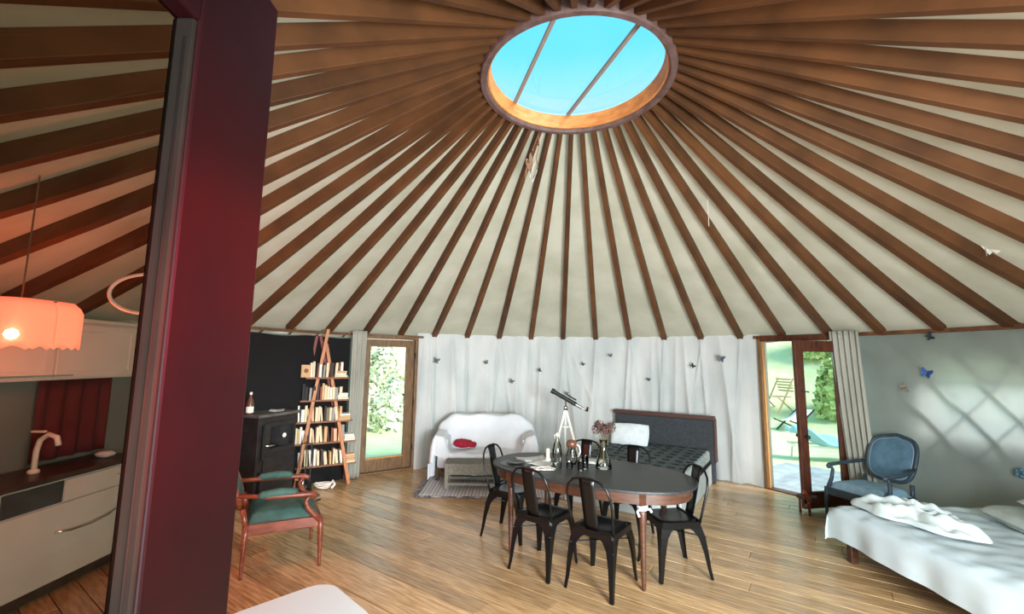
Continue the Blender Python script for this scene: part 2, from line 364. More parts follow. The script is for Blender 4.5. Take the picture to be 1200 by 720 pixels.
# walls ---------------------------------------------------------------
ODR = 4.43
_rf = random.Random(31); FOLDS = []
for _k in range(-8, 8):
    _a = PH+_k*2*PI/NR
    FOLDS.append((_a, _rf.uniform(-.05, .09), _rf.uniform(.006, .010), _rf.uniform(.035, .07)))
    if _k % 2: FOLDS.append((_a+.005, _rf.uniform(-.20, .22), _rf.uniform(.005, .009), _rf.uniform(.03, .05)))
    if _rf.random() < .6: FOLDS.append((_a+_rf.uniform(.03, .1), _rf.uniform(-.05, .05), _rf.uniform(.008, .016), _rf.uniform(.02, .04)))
def arcwall(name, a0, a1, material, fold=0, r=RW, z0=.0, z1=2.17, nu=None, nz=14, skip=None, label='cloth wall', scallop=True):
    a0, a1 = D2R(a0), D2R(a1); nu = nu or max(8, int((a1-a0)/.012))
    st = 2*PI/NR
    def f(u, v):
        az = a0+(a1-a0)*u; zt = z1
        kk = ((az-PH)/st) % 1; d = min(kk, 1-kk)
        if scallop: zt = z1-.055*math.exp(-(d/.10)**2)
        z = z0+(zt-z0)*v; q = 1-v
        rr = r
        if fold:
            A = fold*(.15+.85*q**.8)
            # pleats fall from the rafter tips and drift sideways
            s1 = az*27+q*1.1*sin(az*5.3+1)+.6*sin(az*13); s2 = az*47+q*1.2*sin(az*3.7); s3 = az*90+q*3*sin(az*8)
            rd = (1-abs(sin(s1)))**2.2*1.2+.5*sin(s2)*q**.5+.26*sin(s3)*q**.6
            cr_ = 0
            for f0, dr2, fw, fa in (FOLDS if fold > .05 else []):
                x_ = az-f0-dr2*q; w_ = fw*(.5+q)
                if abs(x_) < w_*5: cr_ += fa*min(1, q*5+.15)*math.exp(-abs(x_)/w_)*(1 if q < .93 else .8)
            rr = r-A*(rd-.2)-cr_-.012*math.exp(-(d/.08)**2)*v
        return pol(az, rr, z)
    m = MB(); m.surf(f, nu, nz, skip)
    o = m.build(name, material, None, smooth=True); return tag(o, label, 'wall', None, 'structure')
arcwall('wall_back', -29.2, 47.0, M['liner'], fold=.10, nz=44, nu=420, label='white cloth liner with loose folds along the back wall')
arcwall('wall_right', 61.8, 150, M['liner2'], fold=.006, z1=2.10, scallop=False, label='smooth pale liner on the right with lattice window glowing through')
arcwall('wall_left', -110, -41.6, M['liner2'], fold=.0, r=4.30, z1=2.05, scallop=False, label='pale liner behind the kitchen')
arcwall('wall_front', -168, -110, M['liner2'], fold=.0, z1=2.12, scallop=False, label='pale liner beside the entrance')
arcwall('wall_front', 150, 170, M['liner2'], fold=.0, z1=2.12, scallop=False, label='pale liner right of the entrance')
m = MB()
wins = [(72.6, 92, 1.22, 1.72)]
def outskip(u, v):
    az = -180+360*u; z = 2.26*v
    if -41.3 < az < -29.6 and z < 2.07: return True
    if 47.3 < az < 61.6 and z < 2.09: return True
    if (az > 172 or az < -170) and z < 2.1: return True
    return any(a < az < b and c < z < d for a, b, c, d in wins)
m.surf(lambda u, v: pol(-PI+2*PI*u, ODR, 2.26*v-.05*(1-v)), 720, 60, outskip)
tag(m.build('wall_outer', M['outer'], smooth=True), 'outer canvas skin of the yurt wall', 'wall', None, 'structure')
# wall lattice behind the liner (only where it can be made out)
la = structure('trim_1', label='crossing wooden wall lattice behind the cloth', cat='lattice')
def lath(a, sgn, r):
    pts = []
    for i in range(9):
        z = .05+2.12*i/8; az = a+sgn*z*.215
        pts.append(pol(az, r, z))
    m = MB()
    for i in range(8): m.beam(pts[i], pts[i+1], .012, .03, up=(pts[i].x-YC.x, pts[i].y-YC.y, 0))
    m.build('lath', M['lath'], la)
for k in range(0, 6): lath(D2R(86.5+k*5.6), -1, 4.30)
for k in range(0, 5): lath(D2R(60.5+k*5.6), 1, 4.315)
for k in range(0, 4): lath(D2R(-86+k*5.2), 1, 4.33)
def cable(a0, a1, z, r, w, name, h=.02):
    n = 40; pts = [pol(D2R(a0+(a1-a0)*i/n), r, z) for i in range(n+1)]; m = MB()
    for i in range(n): m.beam(pts[i], pts[i+1], w, h)
    return m.build(name, M['lath'])
tag(cable(-66, -28, 2.10, 4.24, .03, 'trim_2', .035), 'brown wooden rail above the black cloth and left door', 'rail', None, 'structure')
tag(cable(46, 110, 2.125, 4.25, .035, 'trim_3', .045), 'brown wooden rail above the right doorway and bed', 'rail', None, 'structure')

# black cloth over the left part of the wall
def bc(u, v):
    az = D2R(-79+35*u); return pol(az, 4.235+.012*sin(az*60)*(1-v), .01+2.03*v+.012*sin(az*33))
m = MB(); m.surf(bc, 60, 6); tag(m.build('black_wall_cloth', M['blackcloth'], smooth=True), 'black cloth covering the wall behind the stove and bookcase', 'wall cloth')

# ------------------------------------------------------------------ left glazed door
def chord(a0, a1, r=4.30): return pol(D2R(a0), r), pol(D2R(a1), r)
d2 = structure('door_2', label='glazed brown door on the left looking onto pale greenery', cat='door')
A, B = chord(-41.6, -29.1); X = (B-A).normalized(); L = (B-A).length; Nn = Vector((X.y, -X.x, 0))
def onl(s, z, off=0): return A+X*s+Vector((0, 0, z))+Nn*off
def member(par, name, s0, s1, z0, z1, th=.05, off=0, mt=None, bev=.006, fr=onl, ax=None):
    axx = ax or X; c = (fr(s0, z0, off)+fr(s1, z1, off))/2
    m = MB(); m.box(c, (s1-s0, th, z1-z0), math.atan2(axx.y, axx.x)); return m.build(name, mt or M['doorwood'], par, bevel=bev)
member(d2, 'jamb', 0, .05, 0, 2.05, .12); member(d2, 'jamb', L-.05, L, 0, 2.05, .12); member(d2, 'head', 0, L, 2.05, 2.12, .12); member(d2, 'sill', 0, L, 0, .03, .14)
lf = .055
member(d2, 'stile', lf, lf+.11, .035, 2.04, .05, .0); member(d2, 'stile', L-.06-.13, L-.06, .035, 2.04, .05, .0)
member(d2, 'rail', lf+.11, L-.19, .035, .22, .05, 0); member(d2, 'rail', lf+.11, L-.19, 1.93, 2.04, .05, 0)
member(d2, 'glass_pane', lf+.10, L-.18, .21, 1.94, .006, 0, M['glass'], 0)
member(d2, 'glazing_bead', lf+.11, L-.19, .215, .235, .06, 0, M['lightwood'], .003)
for z in (.3, 1.0, 1.75): member(d2, 'hinge', L-.062, L-.045, z, z+.09, .02, .06, M['stove'], 0)
# ------------------------------------------------------------------ right doorway with its inward leaf
d3 = structure('door_3', label='right doorway with one red-brown glazed leaf opened inwards', cat='door')
A, B = chord(46.9, 61.9, 4.27); X = (B-A).normalized(); L = (B-A).length; Nn = Vector((X.y, -X.x, 0))
member(d3, 'jamb', 0, .045, -.02, 2.10, .13, 0, M['doorwood']); member(d3, 'jamb', L-.07, L, -.02, 2.10, .12, 0, M['doorred'])
member(d3, 'jamb_edge', .045, .06, 0, 2.06, .03, .01, M['lightwood'], 0)
member(d3, 'head', 0, L, 2.06, 2.14, .13, 0, M['doorred']); member(d3, 'threshold', 0, L, -.06, .012, .15, 0, M['doorred'])
H0 = Vector((4.175, 5.60, 0)); F0 = Vector((3.515, 5.47, 0)); Xl = (F0-H0).normalized(); Ll = (F0-H0).length; Nl = Vector((Xl.y, -Xl.x, 0))
def onf(s, z, off=0): return H0+Xl*s+Vector((0, 0, z))+Nl*off
ms = lambda *a, **k_: member(*a, fr=onf, ax=Xl, **k_)
ms(d3, 'stile', 0, .085, .03, 2.04, mt=M['doorred']); ms(d3, 'stile', Ll-.115, Ll, .03, 2.04, mt=M['doorred'])
ms(d3, 'rail', .085, Ll-.115, .03, .22, mt=M['doorred']); ms(d3, 'rail', .085, Ll-.115, 1.90, 2.04, mt=M['doorred'])
ms(d3, 'glass_pane', .08, Ll-.11, .21, 1.91, th=.006, mt=M['glass'], bev=0)
for z in (.45, 1.12, 1.85):
    m = MB(); p0 = onf(.0, z); m.beam(p0, p0+Vector((.07, .0, 0)), .02, .11); m.build('hinge', M['doorred'], d3)
kb = MB()
for sg in (-1, 1):
    p0 = onf(Ll-.06, .87); q0 = p0+Nl*sg*.075
    kb.tube([p0, q0], .009, 8); kb.lathe([(0, -.024), (.018, -.018), (.026, 0), (.018, .018), (0, .024)], 12, q0)
kb.build('door_knob', M['stove'], d3, smooth=True)
m = MB(); p0 = onf(Ll-.05, 1.42, .03*1); m.beam(p0, p0+Vector((.07, -.01, -.01)), .012, .012); m.build('latch_hook', M['stove'], d3)
m = MB(); p0 = onf(Ll-.05, 1.42, -.035); m.beam(p0, p0+Vector((.08, -.01, -.015)), .012, .014); m.build('latch_hook', M['stove'], d3)

# ------------------------------------------------------------------ foreground glazed door leaf (open, seen almost edge on)
d1 = structure('door_1', label='open dark red entrance door leaf with dusty glass close to the camera', cat='door')
XL = -.304
def lbox(name, y0, y1, z0, z1, th=.024, mt=None, x=XL-.012, bev=.003):
    m = MB(); m.box((x, (y0+y1)/2, (z0+z1)/2), (th, y1-y0, z1-z0)); return m.build(name, mt or M['blackframe'], d1, bevel=bev)
YF = .512
lbox('stile', .386, YF, .02, 2.19); lbox('stile', -.45, -.33, .02, 2.19)
lbox('rail', -.33, .386, 2.07, 2.19); lbox('rail', -.33, .386, .02, .24)
lbox('glass_pane', -.34, .384, .23, 2.08, .003, M['leafglass'], XL-.020, 0)
lbox('glazing_bead', .381, .3862, .24, 2.07, .0215, M['wornedge'], XL-.0125, .002)
lbox('glazing_bead', -.33, -.325, .24, 2.07, .0215, M['wornedge'], XL-.0125, .002)
m = MB(); m.tube([(XL-.009, .381, .25), (XL-.009, .381, 2.05)], .0013, 6); m.build('bead_line', M['wornedge'], d1, smooth=True)

# ------------------------------------------------------------------ kitchen seen through the glass
KX = -3.32
kb_ = thing('base_cabinet', 'low white kitchen cabinet with dark worktop seen through the dusty glass', 'cabinet', (0, 0, 0))
def kbox(name, x0, x1, y0, y1, z0, z1, mt, par, bev=.004):
    m = MB(); m.box(((x0+x1)/2, (y0+y1)/2, (z0+z1)/2), (x1-x0, y1-y0, z1-z0)); return m.build(name, mt, par, bevel=bev)
kbox('body', KX-.38, KX, 2.98, 4.04, .10, .83, M['cabinet'], kb_)
kbox('plinth', KX-.38, KX-.06, 3.0, 4.0, .0, .10, M['worktop'], kb_)
kbox('worktop', KX-.39, KX+.03, 2.95, 4.07, .83, .87, M['worktop'], kb_)
dr = kbox('drawer', KX, KX+.02, 3.40, 4.03, .66, .815, M['cabinet'], kb_)
m = MB(); m.tube([(KX+.02, 3.82, .755), (KX+.045, 3.85, .75), (KX+.05, 3.93, .748), (KX+.045, 4.0, .75), (KX+.02, 4.02, .755)], .006, 6); m.build('drawer_handle', M['chrome'], dr, smooth=True)
kbox('dark_panel', KX, KX+.012, 2.99, 3.39, .66, .815, M['ovenfront'], kb_)
dd = kbox('door', KX, KX+.02, 2.99, 4.03, .11, .65, M['cabinet'], kb_)
m = MB(); m.tube([(KX+.02, 3.35, .46), (KX+.05, 3.45, .445), (KX+.055, 3.6, .44), (KX+.05, 3.75, .455), (KX+.02, 3.85, .47)], .008, 6); m.build('door_handle', M['chrome'], dd, smooth=True)
up = thing('wall_cabinet', 'long white wall cabinet with framed doors left of the entrance post', 'cabinet', (0, 0, 0))
UX = -3.44
kbox('body', UX-.26, UX-.02, 1.9, 4.04, 1.55, 2.0, M['cabinet'], up)
kbox('cornice', UX-.26, UX+.02, 1.88, 4.07, 2.0, 2.03, M['cabinet'], up)
for y0 in (1.92, 2.63, 3.34):
    dd = kbox('door', UX-.02, UX, y0, y0+.69, 1.56, 1.99, M['cabinet'], up)
    for (a, b, c, e) in ((y0+.01, y0+.07, 1.57, 1.98), (y0+.62, y0+.68, 1.57, 1.98), (y0+.07, y0+.62, 1.57, 1.62), (y0+.07, y0+.62, 1.93, 1.98)):
        kbox('moulding', UX, UX+.012, a, b, c, e, M['cabinet'], dd, .002)
m = MB(); m.box((UX+.02, 3.2, 1.585), (.02, .5, .012)); m.build('handle', M['chrome'], up)
# things on the worktop
j = thing('tap', 'pale curved tap standing at the far left of the worktop', 'tap', (KX-.2, 3.36, .87))
m = MB(); m.tube([(0, 0, 0), (0, 0, .16), (.02, 0, .24), (.08, 0, .28), (.14, 0, .26), (.16, 0, .2)], .018, 10); m.build('spout', M['ceramic'], j, smooth=True)
m = MB(); m.lathe([(.035, 0), (.035, .02), (.02, .03)], 14); m.build('base', M['ceramic'], j, smooth=True)
m = MB(); m.box((0, 0, .30), (.10, .03, .015)); m.build('lever', M['ceramic'], j, bevel=.004)
j = pillow_mb(.13, .09, .05, 8, 3).build('dish_cloth', M['white'], smooth=True); j.location = (KX-.15, 3.88, .90); tag(j, 'small crumpled white cloth on the worktop near the post', 'cloth')
m = MB(); m.surf(lambda u, v: (-3.715+.02*sin(u*26)+.03*(abs(u-.5)), 3.48+.62*u, .90+.64*v), 30, 6); tag(m.build('red_wall_cloth', mat('dark_red_cloth', (92, 26, 26), .9), smooth=True, solid=.004), 'dark red cloth hanging between worktop and wall cabinet', 'cloth')
# lampshade and hoop hanging behind the glass
lp = thing('pendant_lamp', 'glowing pink-orange scalloped lampshade hanging behind the dusty glass', 'lamp', (-2.60, 2.30, 1.77))
m = MB(); n = 48
def shd(u, v):
    a = 2*PI*u; sc = abs(sin(a*7))*.022*(1-v); r = .205 if v < .82 else .205-.035*(v-.82)/.18
    q = (abs(cos(a))**4+abs(sin(a))**4)**-.25
    return (r*q*cos(a), r*q*sin(a), -.015*0+.0+sc+.255*v)
m.surf(shd, 84, 8); m.build('lamp_shade', M['shade'], lp, smooth=True, solid=.003)
m = MB(); m.lathe([(0, -.026), (.018, -.02), (.028, 0), (.02, .02), (0, .03)], 14, (.19, -.19, .07)); m.build('bulb', M['bulb'], lp, smooth=True)
m = MB(); m.tube([(0, 0, .25), (0, 0, .95)], .004, 6); m.build('cord', M['rope'], lp)
m = MB(); m.beam((-.19, 0, .25), (.19, 0, .25), .006, .006); m.beam((0, -.19, .25), (0, .19, .25), .006, .006); m.build('spider', M['rope'], lp)
pl = bpy.data.lights.new('pendant_light', 'POINT'); po = bpy.data.objects.new('pendant_light', pl); C.objects.link(po); pl.energy = 24; pl.color = (1, .16, .07); pl.shadow_soft_size = .1; po.location = (-2.72, 2.72, 1.80)
m = MB(); m.tube([Vector((-2.28, 2.72, 2.13))+Vector((.24*cos(2*PI*i/40)*.95, .24*cos(2*PI*i/40)*.1, .125*sin(2*PI*i/40))) for i in range(40)], .011, 8, closed=True)
hp = m.build('hoop', M['ringlamp'], smooth=True); tag(hp, 'white hoop hanging above the wall cabinet behind the dusty glass', 'hoop')
m = MB(); m.tube([(-2.28, 2.72, 2.255), (-2.30, 2.78, 2.5), (-2.3, 2.8, 2.75)], .003, 5); m.build('cord', M['rope'], hp)

# ------------------------------------------------------------------ dining table
TC = Vector((.72, 4.22, 0)); TA = D2R(-31)
tb = thing('dining_table', 'long oval dining table with black top, brown apron and turned legs', 'table', TC, TA)
def oval(a, b, n=64, p=2.4):
    return [(a*math.copysign(abs(cos(t))**(2/p), cos(t)), b*math.copysign(abs(sin(t))**(2/p), sin(t))) for t in [2*PI*i/n for i in range(n)]]
m = MB(); m.prism(oval(.955, .53), .728, .75); m.build('tabletop', M['blackwood'], tb, bevel=.005, auto=False)
m = MB(); o_ = oval(.91, .485); i_ = oval(.885, .46); n = 64
vs = [(x, y, .64) for x, y in o_]+[(x, y, .728) for x, y in o_]+[(x, y, .64) for x, y in i_]+[(x, y, .728) for x, y in i_]
fs = []
for i in range(n): j = (i+1) % n; fs += [(i, j, n+j, n+i), (2*n+j, 2*n+i, 3*n+i, 3*n+j), (j, i, 2*n+i, 2*n+j)]
m.add(vs, fs); m.build('apron', M['tablewood'], tb, auto=True)
for a, b in ((-.60, -.37), (.60, -.37), (.60, .37), (-.60, .37)):
    m = MB(); m.box((a, b, .685), (.07, .07, .085)); m.lathe([(.012, 0), (.017, .03), (.022, .25), (.028, .5), (.033, .57), (.028, .585), (.036, .60), (.028, .615), (.034, .645)], 18, (a, b, 0)); m.build('leg', M['tablewood'], tb, auto=True)
def tbl(x, y, z=.75): return TC+Matrix.Rotation(TA, 3, 'Z') @ Vector((x, y, z))
def inv(x, y): return Matrix.Rotation(-TA, 3, 'Z') @ (Vector((x, y, 0))-TC)
# ------------------------------------------------------------------ bistro chairs
def make_chair(label, loc, rz):
    t = thing('metal_chair', label, 'chair', loc, rz, 'black metal chairs around the dining table')
    def seat(u, v):
        a = 2*u-1; b = 2*v-1; x = .18*a*math.sqrt(1-.28*b*b*b*b); y = (.18 if a > -1 else .18)*b*(1-.0*a)*math.sqrt(1-.28*a**4)
        return (x, y, .452-.012*math.exp(-(a*a+b*b)*1.6)-.012*max(abs(a), abs(b))**14)
    m = MB(); m.surf(seat, 16, 16); m.build('seat', M['darkmetal'], t, smooth=True, solid=.006)
    m = MB(); q = [(-.178, -.165), (-.165, -.178), (.165, -.178), (.178, -.165), (.178, .165), (.165, .178), (-.165, .178), (-.178, .165)]
    n = 8; vs = [(x, y, .395) for x, y in q]+[(x, y, .445) for x, y in q]+[(x*.96, y*.96, .395) for x, y in q]+[(x*.96, y*.96, .445) for x, y in q]
    fs = []
    for i in range(n): k = (i+1) % n; fs += [(i, k, n+k, n+i), (2*n+k, 2*n+i, 3*n+i, 3*n+k), (k, i, 2*n+i, 2*n+k)]
    m.add(vs, fs); m.build('seat_skirt', M['darkmetal'], t)
    for sx_, sy_ in ((1, 1), (1, -1), (-1, 1), (-1, -1)):
        # sheet-metal leg: an L section that is broad at the top and narrows to the foot
        top = Vector((sx_*.172, sy_*.172, .42)); ft = Vector((sx_*(.215 if sx_ > 0 else .255), sy_*.205, .0))
        prof = [(0, .135), (.1, .088), (.22, .062), (.5, .043), (.8, .032), (1, .026)]
        vs = []; 
        for tt, w in prof:
            p = top.lerp(ft, tt)+Vector((sx_, sy_, 0))*.012*sin(PI*min(1, tt*1.6))
            z = p.z if tt < 1 else 0
            a = p+Vector((-sx_*w, 0, 0)); b = p; c = p+Vector((0, -sy_*w, 0)); d_ = p+Vector((-sx_*w*.85, -sy_*w*.85, 0))*.35
            for q_ in (a, b, c, d_): vs.append((q_.x, q_.y, z))
        fs = []
        for i in range(len(prof)-1):
            for k in range(4):
                k2 = (k+1) % 4; f_ = (i*4+k, i*4+k2, (i+1)*4+k2, (i+1)*4+k); fs.append(f_ if sx_*sy_ > 0 else f_[::-1])
        e = (len(prof)-1)*4; fs.append((e, e+1, e+2, e+3)); fs.append((3, 2, 1, 0))
        m = MB(); m.add(vs, fs); m.build('leg', M['darkmetal'], t, auto=True)
    for s1 in ((1, 1), ):
        m = MB(); m.beam((.19, .19, .33), (-.21, -.19, .33), .018, .004); m.beam((.19, -.19, .33), (-.21, .19, .33), .018, .004); m.build('cross_brace', M['darkmetal'], t)
    pts = []
    for s_ in (-1, 1):
        pp = [(-.165, s_*.172, .43), (-.185, s_*.180, .52), (-.215, s_*.188, .64), (-.238, s_*.186, .72), (-.252, s_*.165, .785), (-.263, s_*.115, .832), (-.268, s_*.05, .850)]
        pts += pp if s_ < 0 else pp[::-1]
    m = MB(); m.tube(pts, .0095, 8); m.build('back_frame', M['darkmetal'], t, smooth=True)
    m = MB(); m.surf(lambda u, v: (-.172-.094*v**.9, (2*u-1)*(.058+.006*v), .445+.40*v), 3, 8); m.build('back_splat', M['darkmetal'], t, smooth=True, solid=.004)
    m = MB(); m.beam((-.165, -.172, .452), (-.165, .172, .452), .016, .016); m.build('back_rail', M['darkmetal'], t)
    return t
def face(x, y): return math.atan2(y, x)
fc = (.515, .857); fd = (.61, .79)
c0 = make_chair('black metal chair on the near side, left of the two with backs to the camera', (.31, 4.0, 0), face(*fd))
cl = [((.75, 3.71, 0), face(*fd), 'black metal chair at the near side of the table, closest to the camera'),
      ((1.38, 3.93, 0), face(-.985, -.17), 'black metal chair at the rounded right end of the table, seat showing'),
      ((.03, 4.66, 0), face(.87, -.49), 'black metal chair at the left end of the table beside the rug'),
      ((1.19, 4.62, 0), face(-.515, -.857), 'black metal chair on the far side of the table, right of the flower vase'),
      ((.74, 4.92, 0), face(-.515, -.857), 'black metal chair on the far side of the table, half hidden behind the flower vase')]
for l_, r_, lb in cl: copy_thing(c0, l_, r_, lb)

# ------------------------------------------------------------------ things on the table
v = thing('flower_vase', 'clear flared glass vase standing on the black table', 'vase', (.88, 4.25, .75))
m = MB(); m.lathe([(0, .004), (.075, .002), (.078, .02), (.066, .07), (.040, .15), (.028, .20), (.033, .245), (.042, .262), (.038, .262), (.029, .243), (.024, .20), (.036, .15), (.062, .07), (.072, .022), (0, .012)], 28, cap=False); m.build('vase_body', M['vaseglass'], v, smooth=True)
bq = thing('dried_flowers', 'bunch of dried brown hydrangea heads in the glass vase', 'flowers', (.88, 4.25, .765))
rf = random.Random(3)
for k in range(7):
    a = k*2.4; r = .028+.06*(k/7); hx, hy, hz = r*cos(a)*1.1, r*sin(a)*1.1, .33+.06*rf.random()
    m = MB(); m.tube([(0, 0, 0), (hx*.1, hy*.1, .2), (hx, hy, hz)], .0022, 5); m.build('stem', M['stem'], bq)
    m = MB()
    for q in range(70):
        d = Vector((rf.gauss(0, 1), rf.gauss(0, 1), rf.gauss(0, .8))).normalized()*(.038+.012*rf.random()); c = Vector((hx, hy, hz))+d
        u = d.cross(Vector((rf.random(), rf.random(), 1))).normalized(); w = d.normalized().cross(u); s_ = .011
        m.add([c-u*s_, c+w*s_*.7+d*.1, c+u*s_, c-w*s_*.7+d*.1], [(0, 1, 2, 3)])
    m.build('flower_head', M['flower'], bq)
def item(name, lb, cat, x, y, z=.75, rz=0, grp=None): return thing(name, lb, cat, (x, y, z), rz, grp)
b = item('glass_bottle', 'tall swing-top glass bottle standing on the table', 'bottle', .44, 4.22)
m = MB(); m.lathe([(0, .003), (.040, .003), (.044, .015), (.044, .17), (.036, .215), (.018, .25), (.015, .29), (.018, .295)], 22); m.build('bottle_body', M['darkglass'], b, smooth=True)
m = MB(); m.lathe([(.016, .292), (.020, .30), (.017, .315), (0, .32)], 14); m.tube([(.018, 0, .27), (.026, 0, .30), (0, 0, .325), (-.026, 0, .30), (-.018, 0, .27)], .002, 5); m.build('stopper', M['ceramic'], b, smooth=True)
b = item('water_jug', 'glass jug with a brown band beside the swing-top bottle', 'jug', .60, 4.40)
m = MB(); m.lathe([(0, .003), (.045, .003), (.058, .04), (.054, .09), (.034, .14), (.038, .17)], 22, cap=False); m.build('jug_body', M['vaseglass'], b, smooth=True)
m = MB(); m.lathe([(.0, .165), (.048, .165), (.054, .20), (.040, .225), (0, .232)], 20); m.build('lid', M['clay'], b, smooth=True)
m = MB(); m.tube([(.045, -.01, .19), (.075, -.01, .17), (.082, -.01, .12), (.06, -.01, .07)], .008, 6); m.build('handle', M['ceramic'], b, smooth=True)
def tumbler(x, y, lb, h=.09, r=.034):
    t = item('glass_tumbler', lb, 'glass', x, y, grp='drinking glasses on the table')
    m = MB(); m.lathe([(0, .003), (r*.85, .003), (r, h), (r-.003, h), (r*.85-.003, .012), (0, .012)], 20, cap=False); m.build('glass_body', M['vaseglass'], t, smooth=True); return t
tumbler(.65, 4.15, 'glass tumbler right of the bottle, nearest the chair backs'); tumbler(.70, 4.22, 'taller glass tumbler beside the vase side of the bottle', .115, .036); tumbler(.555, 4.22, 'low glass tumbler directly right of the bottle', .06, .034)
t = item('candle', 'white candle stub in a glass holder at the far left of the table', 'candle', .38, 4.52)
m = MB(); m.lathe([(.0, .0), (.028, 0), (.03, .02), (.02, .03), (.018, .12), (0, .125)], 14); m.build('candle_body', M['ceramic'], t, smooth=True)
def sheet(name, lb, cat, x, y, w, d, rz, mt, h=.004, z=.75):
    t = thing(name, lb, cat, (x, y, z), rz); m = MB()
    m.surf(lambda u, v: (w*(u-.5), d*(v-.5), h+.004*sin(7*u+2*v)+.012*max(0, u-.8)*5*(v)), 10, 6); m.build('pages', mt, t, smooth=True, solid=.003); return t
sheet('newspaper', 'loose white paper lying at the far left end of the table', 'paper', .22, 4.58, .30, .21, .2, M['paper'])
sheet('newspaper', 'second paper sheet under the bottle side of the pile', 'paper', .32, 4.40, .24, .2, -.7, M['paper'], .003)
bk = thing('notebook', 'white notebook lying behind the vase', 'book', (.80, 4.50, .75), -.45); m = MB(); m.box((0, 0, .011), (.20, .14, .022)); m.build('cover', M['paper'], bk, bevel=.003)
pm = thing('placemat', 'dark round placemat at the left end of the table', 'placemat', (.06, 4.40, .75)); m = MB(); m.lathe([(0, 0), (.15, 0), (.155, .004), (0, .005)], 28); m.build('mat', M['ovenfront'], pm)
pt = thing('plate', 'small dark plate on the round placemat', 'plate', (.06, 4.40, .7555)); m = MB(); m.lathe([(0, 0), (.05, 0), (.095, .012), (.09, .014), (.048, .005), (0, .005)], 24); m.build('dish', M['darkmetal'], pt, smooth=True)
rf = random.Random(9)
m = MB()
for q in range(5):
    a0 = rf.random()*6; m.tube([(.30+.10*cos(a0+i*.55+q)*(1+.2*sin(i)), 4.18+.06*sin(a0+i*.55), .757+.004*(i % 2)) for i in range(9)], .0035, 5)
tag(m.build('tangled_cord', M['ceramic'], smooth=True), 'tangle of white and black cord on the table left of the bottle', 'cord')
m = MB(); p0 = tbl(.60, -.37, .0); 
for q in range(3): m.tube([(p0.x+.038*cos(t*.7), p0.y+.038*sin(t*.7), .60+.012*q+.004*sin(t)) for t in range(9)], .008, 6, closed=True)
m.add(*(lambda g: (g.v, g.f))(MB().tube([(p0.x-.035, p0.y-.03, .61), (p0.x-.06, p0.y-.07, .60), (p0.x-.05, p0.y-.09, .57)], .009, 6).tube([(p0.x, p0.y-.04, .615), (p0.x+.04, p0.y-.07, .62), (p0.x+.05, p0.y-.075, .60)], .010, 6)))
tag(m.build('white_ribbon', M['white'], smooth=True), 'white ribbon knotted around the top of the near right table leg', 'ribbon')

# ------------------------------------------------------------------ draped cloth over a height field
def drape(h, x0, x1, y0, y1, dl, dr_, df, db, amp=.02, nu=60, nv=46, freq=22, seed=0, dmax=.62):
    def f(u, v):
        s = x0-dl+(x1-x0+dl+dr_)*u; t = y0-df+(y1-y0+df+db)*v
        x = min(max(s, x0), x1); y = min(max(t, y0), y1); ox = s-x; oy = t-y
        d = min(dmax, math.hypot(ox, oy)); z = h(x, y)-d
        fo = min(1, d*6)
        out = fo*(.012+amp*sin((x*freq+seed) if abs(oy) >= abs(ox) else (y*freq+seed))+.5*amp*sin((x+y)*freq*2.3+seed))
        if abs(ox) >= abs(oy): x += math.copysign(out+min(.02, d*.4), ox) if ox else 0; 
        if abs(oy) >= abs(ox): y += math.copysign(out+min(.02, d*.4), oy) if oy else 0
        if abs(ox) > 0 and abs(oy) > 0:
            x += math.copysign(min(abs(ox), abs(oy))*.08, ox); y += math.copysign(min(abs(ox), abs(oy))*.08, oy)
        w = 0 if fo else .004*sin(x*23+seed+2*sin(y*17))+.003*sin(y*31+seed+x*9)
        return Vector((x, y, max(z, .012)+w))
    m = MB(); m.surf(f, nu, nv); return m
def sm(a, b, t): t = min(1, max(0, (t-a)/(b-a))); return t*t*(3-2*t)
# sofa
sf = thing('sofa', 'small two-seat sofa hidden under a white throw on the striped rug', 'sofa', (-.36, 6.49, 0), D2R(2))
SWd = 1.44
m = MB(); m.box((0, .40, .27), (SWd-.06, .68, .18)); m.box((0, .70, .52), (SWd-.3, .12, .60)); m.build('body', M['white'], sf, bevel=.03)
for s_ in (-1, 1):
    m = MB(); m.box((s_*(SWd/2-.11), .40, .40), (.14, .66, .38)); m.build('armrest', M['white'], sf, bevel=.03)
for a, b in ((-.68, .1), (.68, .1), (-.68, .7), (.68, .7)):
    m = MB(); m.box((a, b, .095), (.05, .05, .19)); m.build('leg', M['tablewood'], sf)
def hs(x, y):
    ax = abs(x)
    back = sm(.42, .66, y); arm = sm(.50, .60, ax)
    zb = .40+.05*sin(x*3+1)*0+ (.875-.40)*back*(1-.28*sm(.5, .76, ax))
    za = .655+.03*sin(ax*9)-.02*y
    z = max(zb, .40+(za-.40)*arm)
    return z+.012*sin(x*9+4*y)*(1-back)+.01*sin(13*x-6*y)
th = drape(hs, -SWd/2, SWd/2, .02, .84, .60, .60, .28, .08, .028, 84, 60, 20, 1.3).build('sofa_throw', M['white'], smooth=True)
th.location = sf.location; th.rotation_euler = sf.rotation_euler; tag(th, 'rumpled white throw draped over the whole sofa', 'throw')
rc = pillow_mb(.30, .15, .10, 16, 8, .3).build('red_scarf', M['red'], smooth=True); rc.location = (-.72, 6.88, .475); rc.rotation_euler = (.3, 0, -.15); tag(rc, 'crumpled red cloth lying on the left of the white sofa seat', 'cloth')
m = pillow_mb(.14, .10, .07, 10, 5, .3); q = m.build('fold', M['red'], rc, smooth=True); q.location = (.15, -.03, .0)
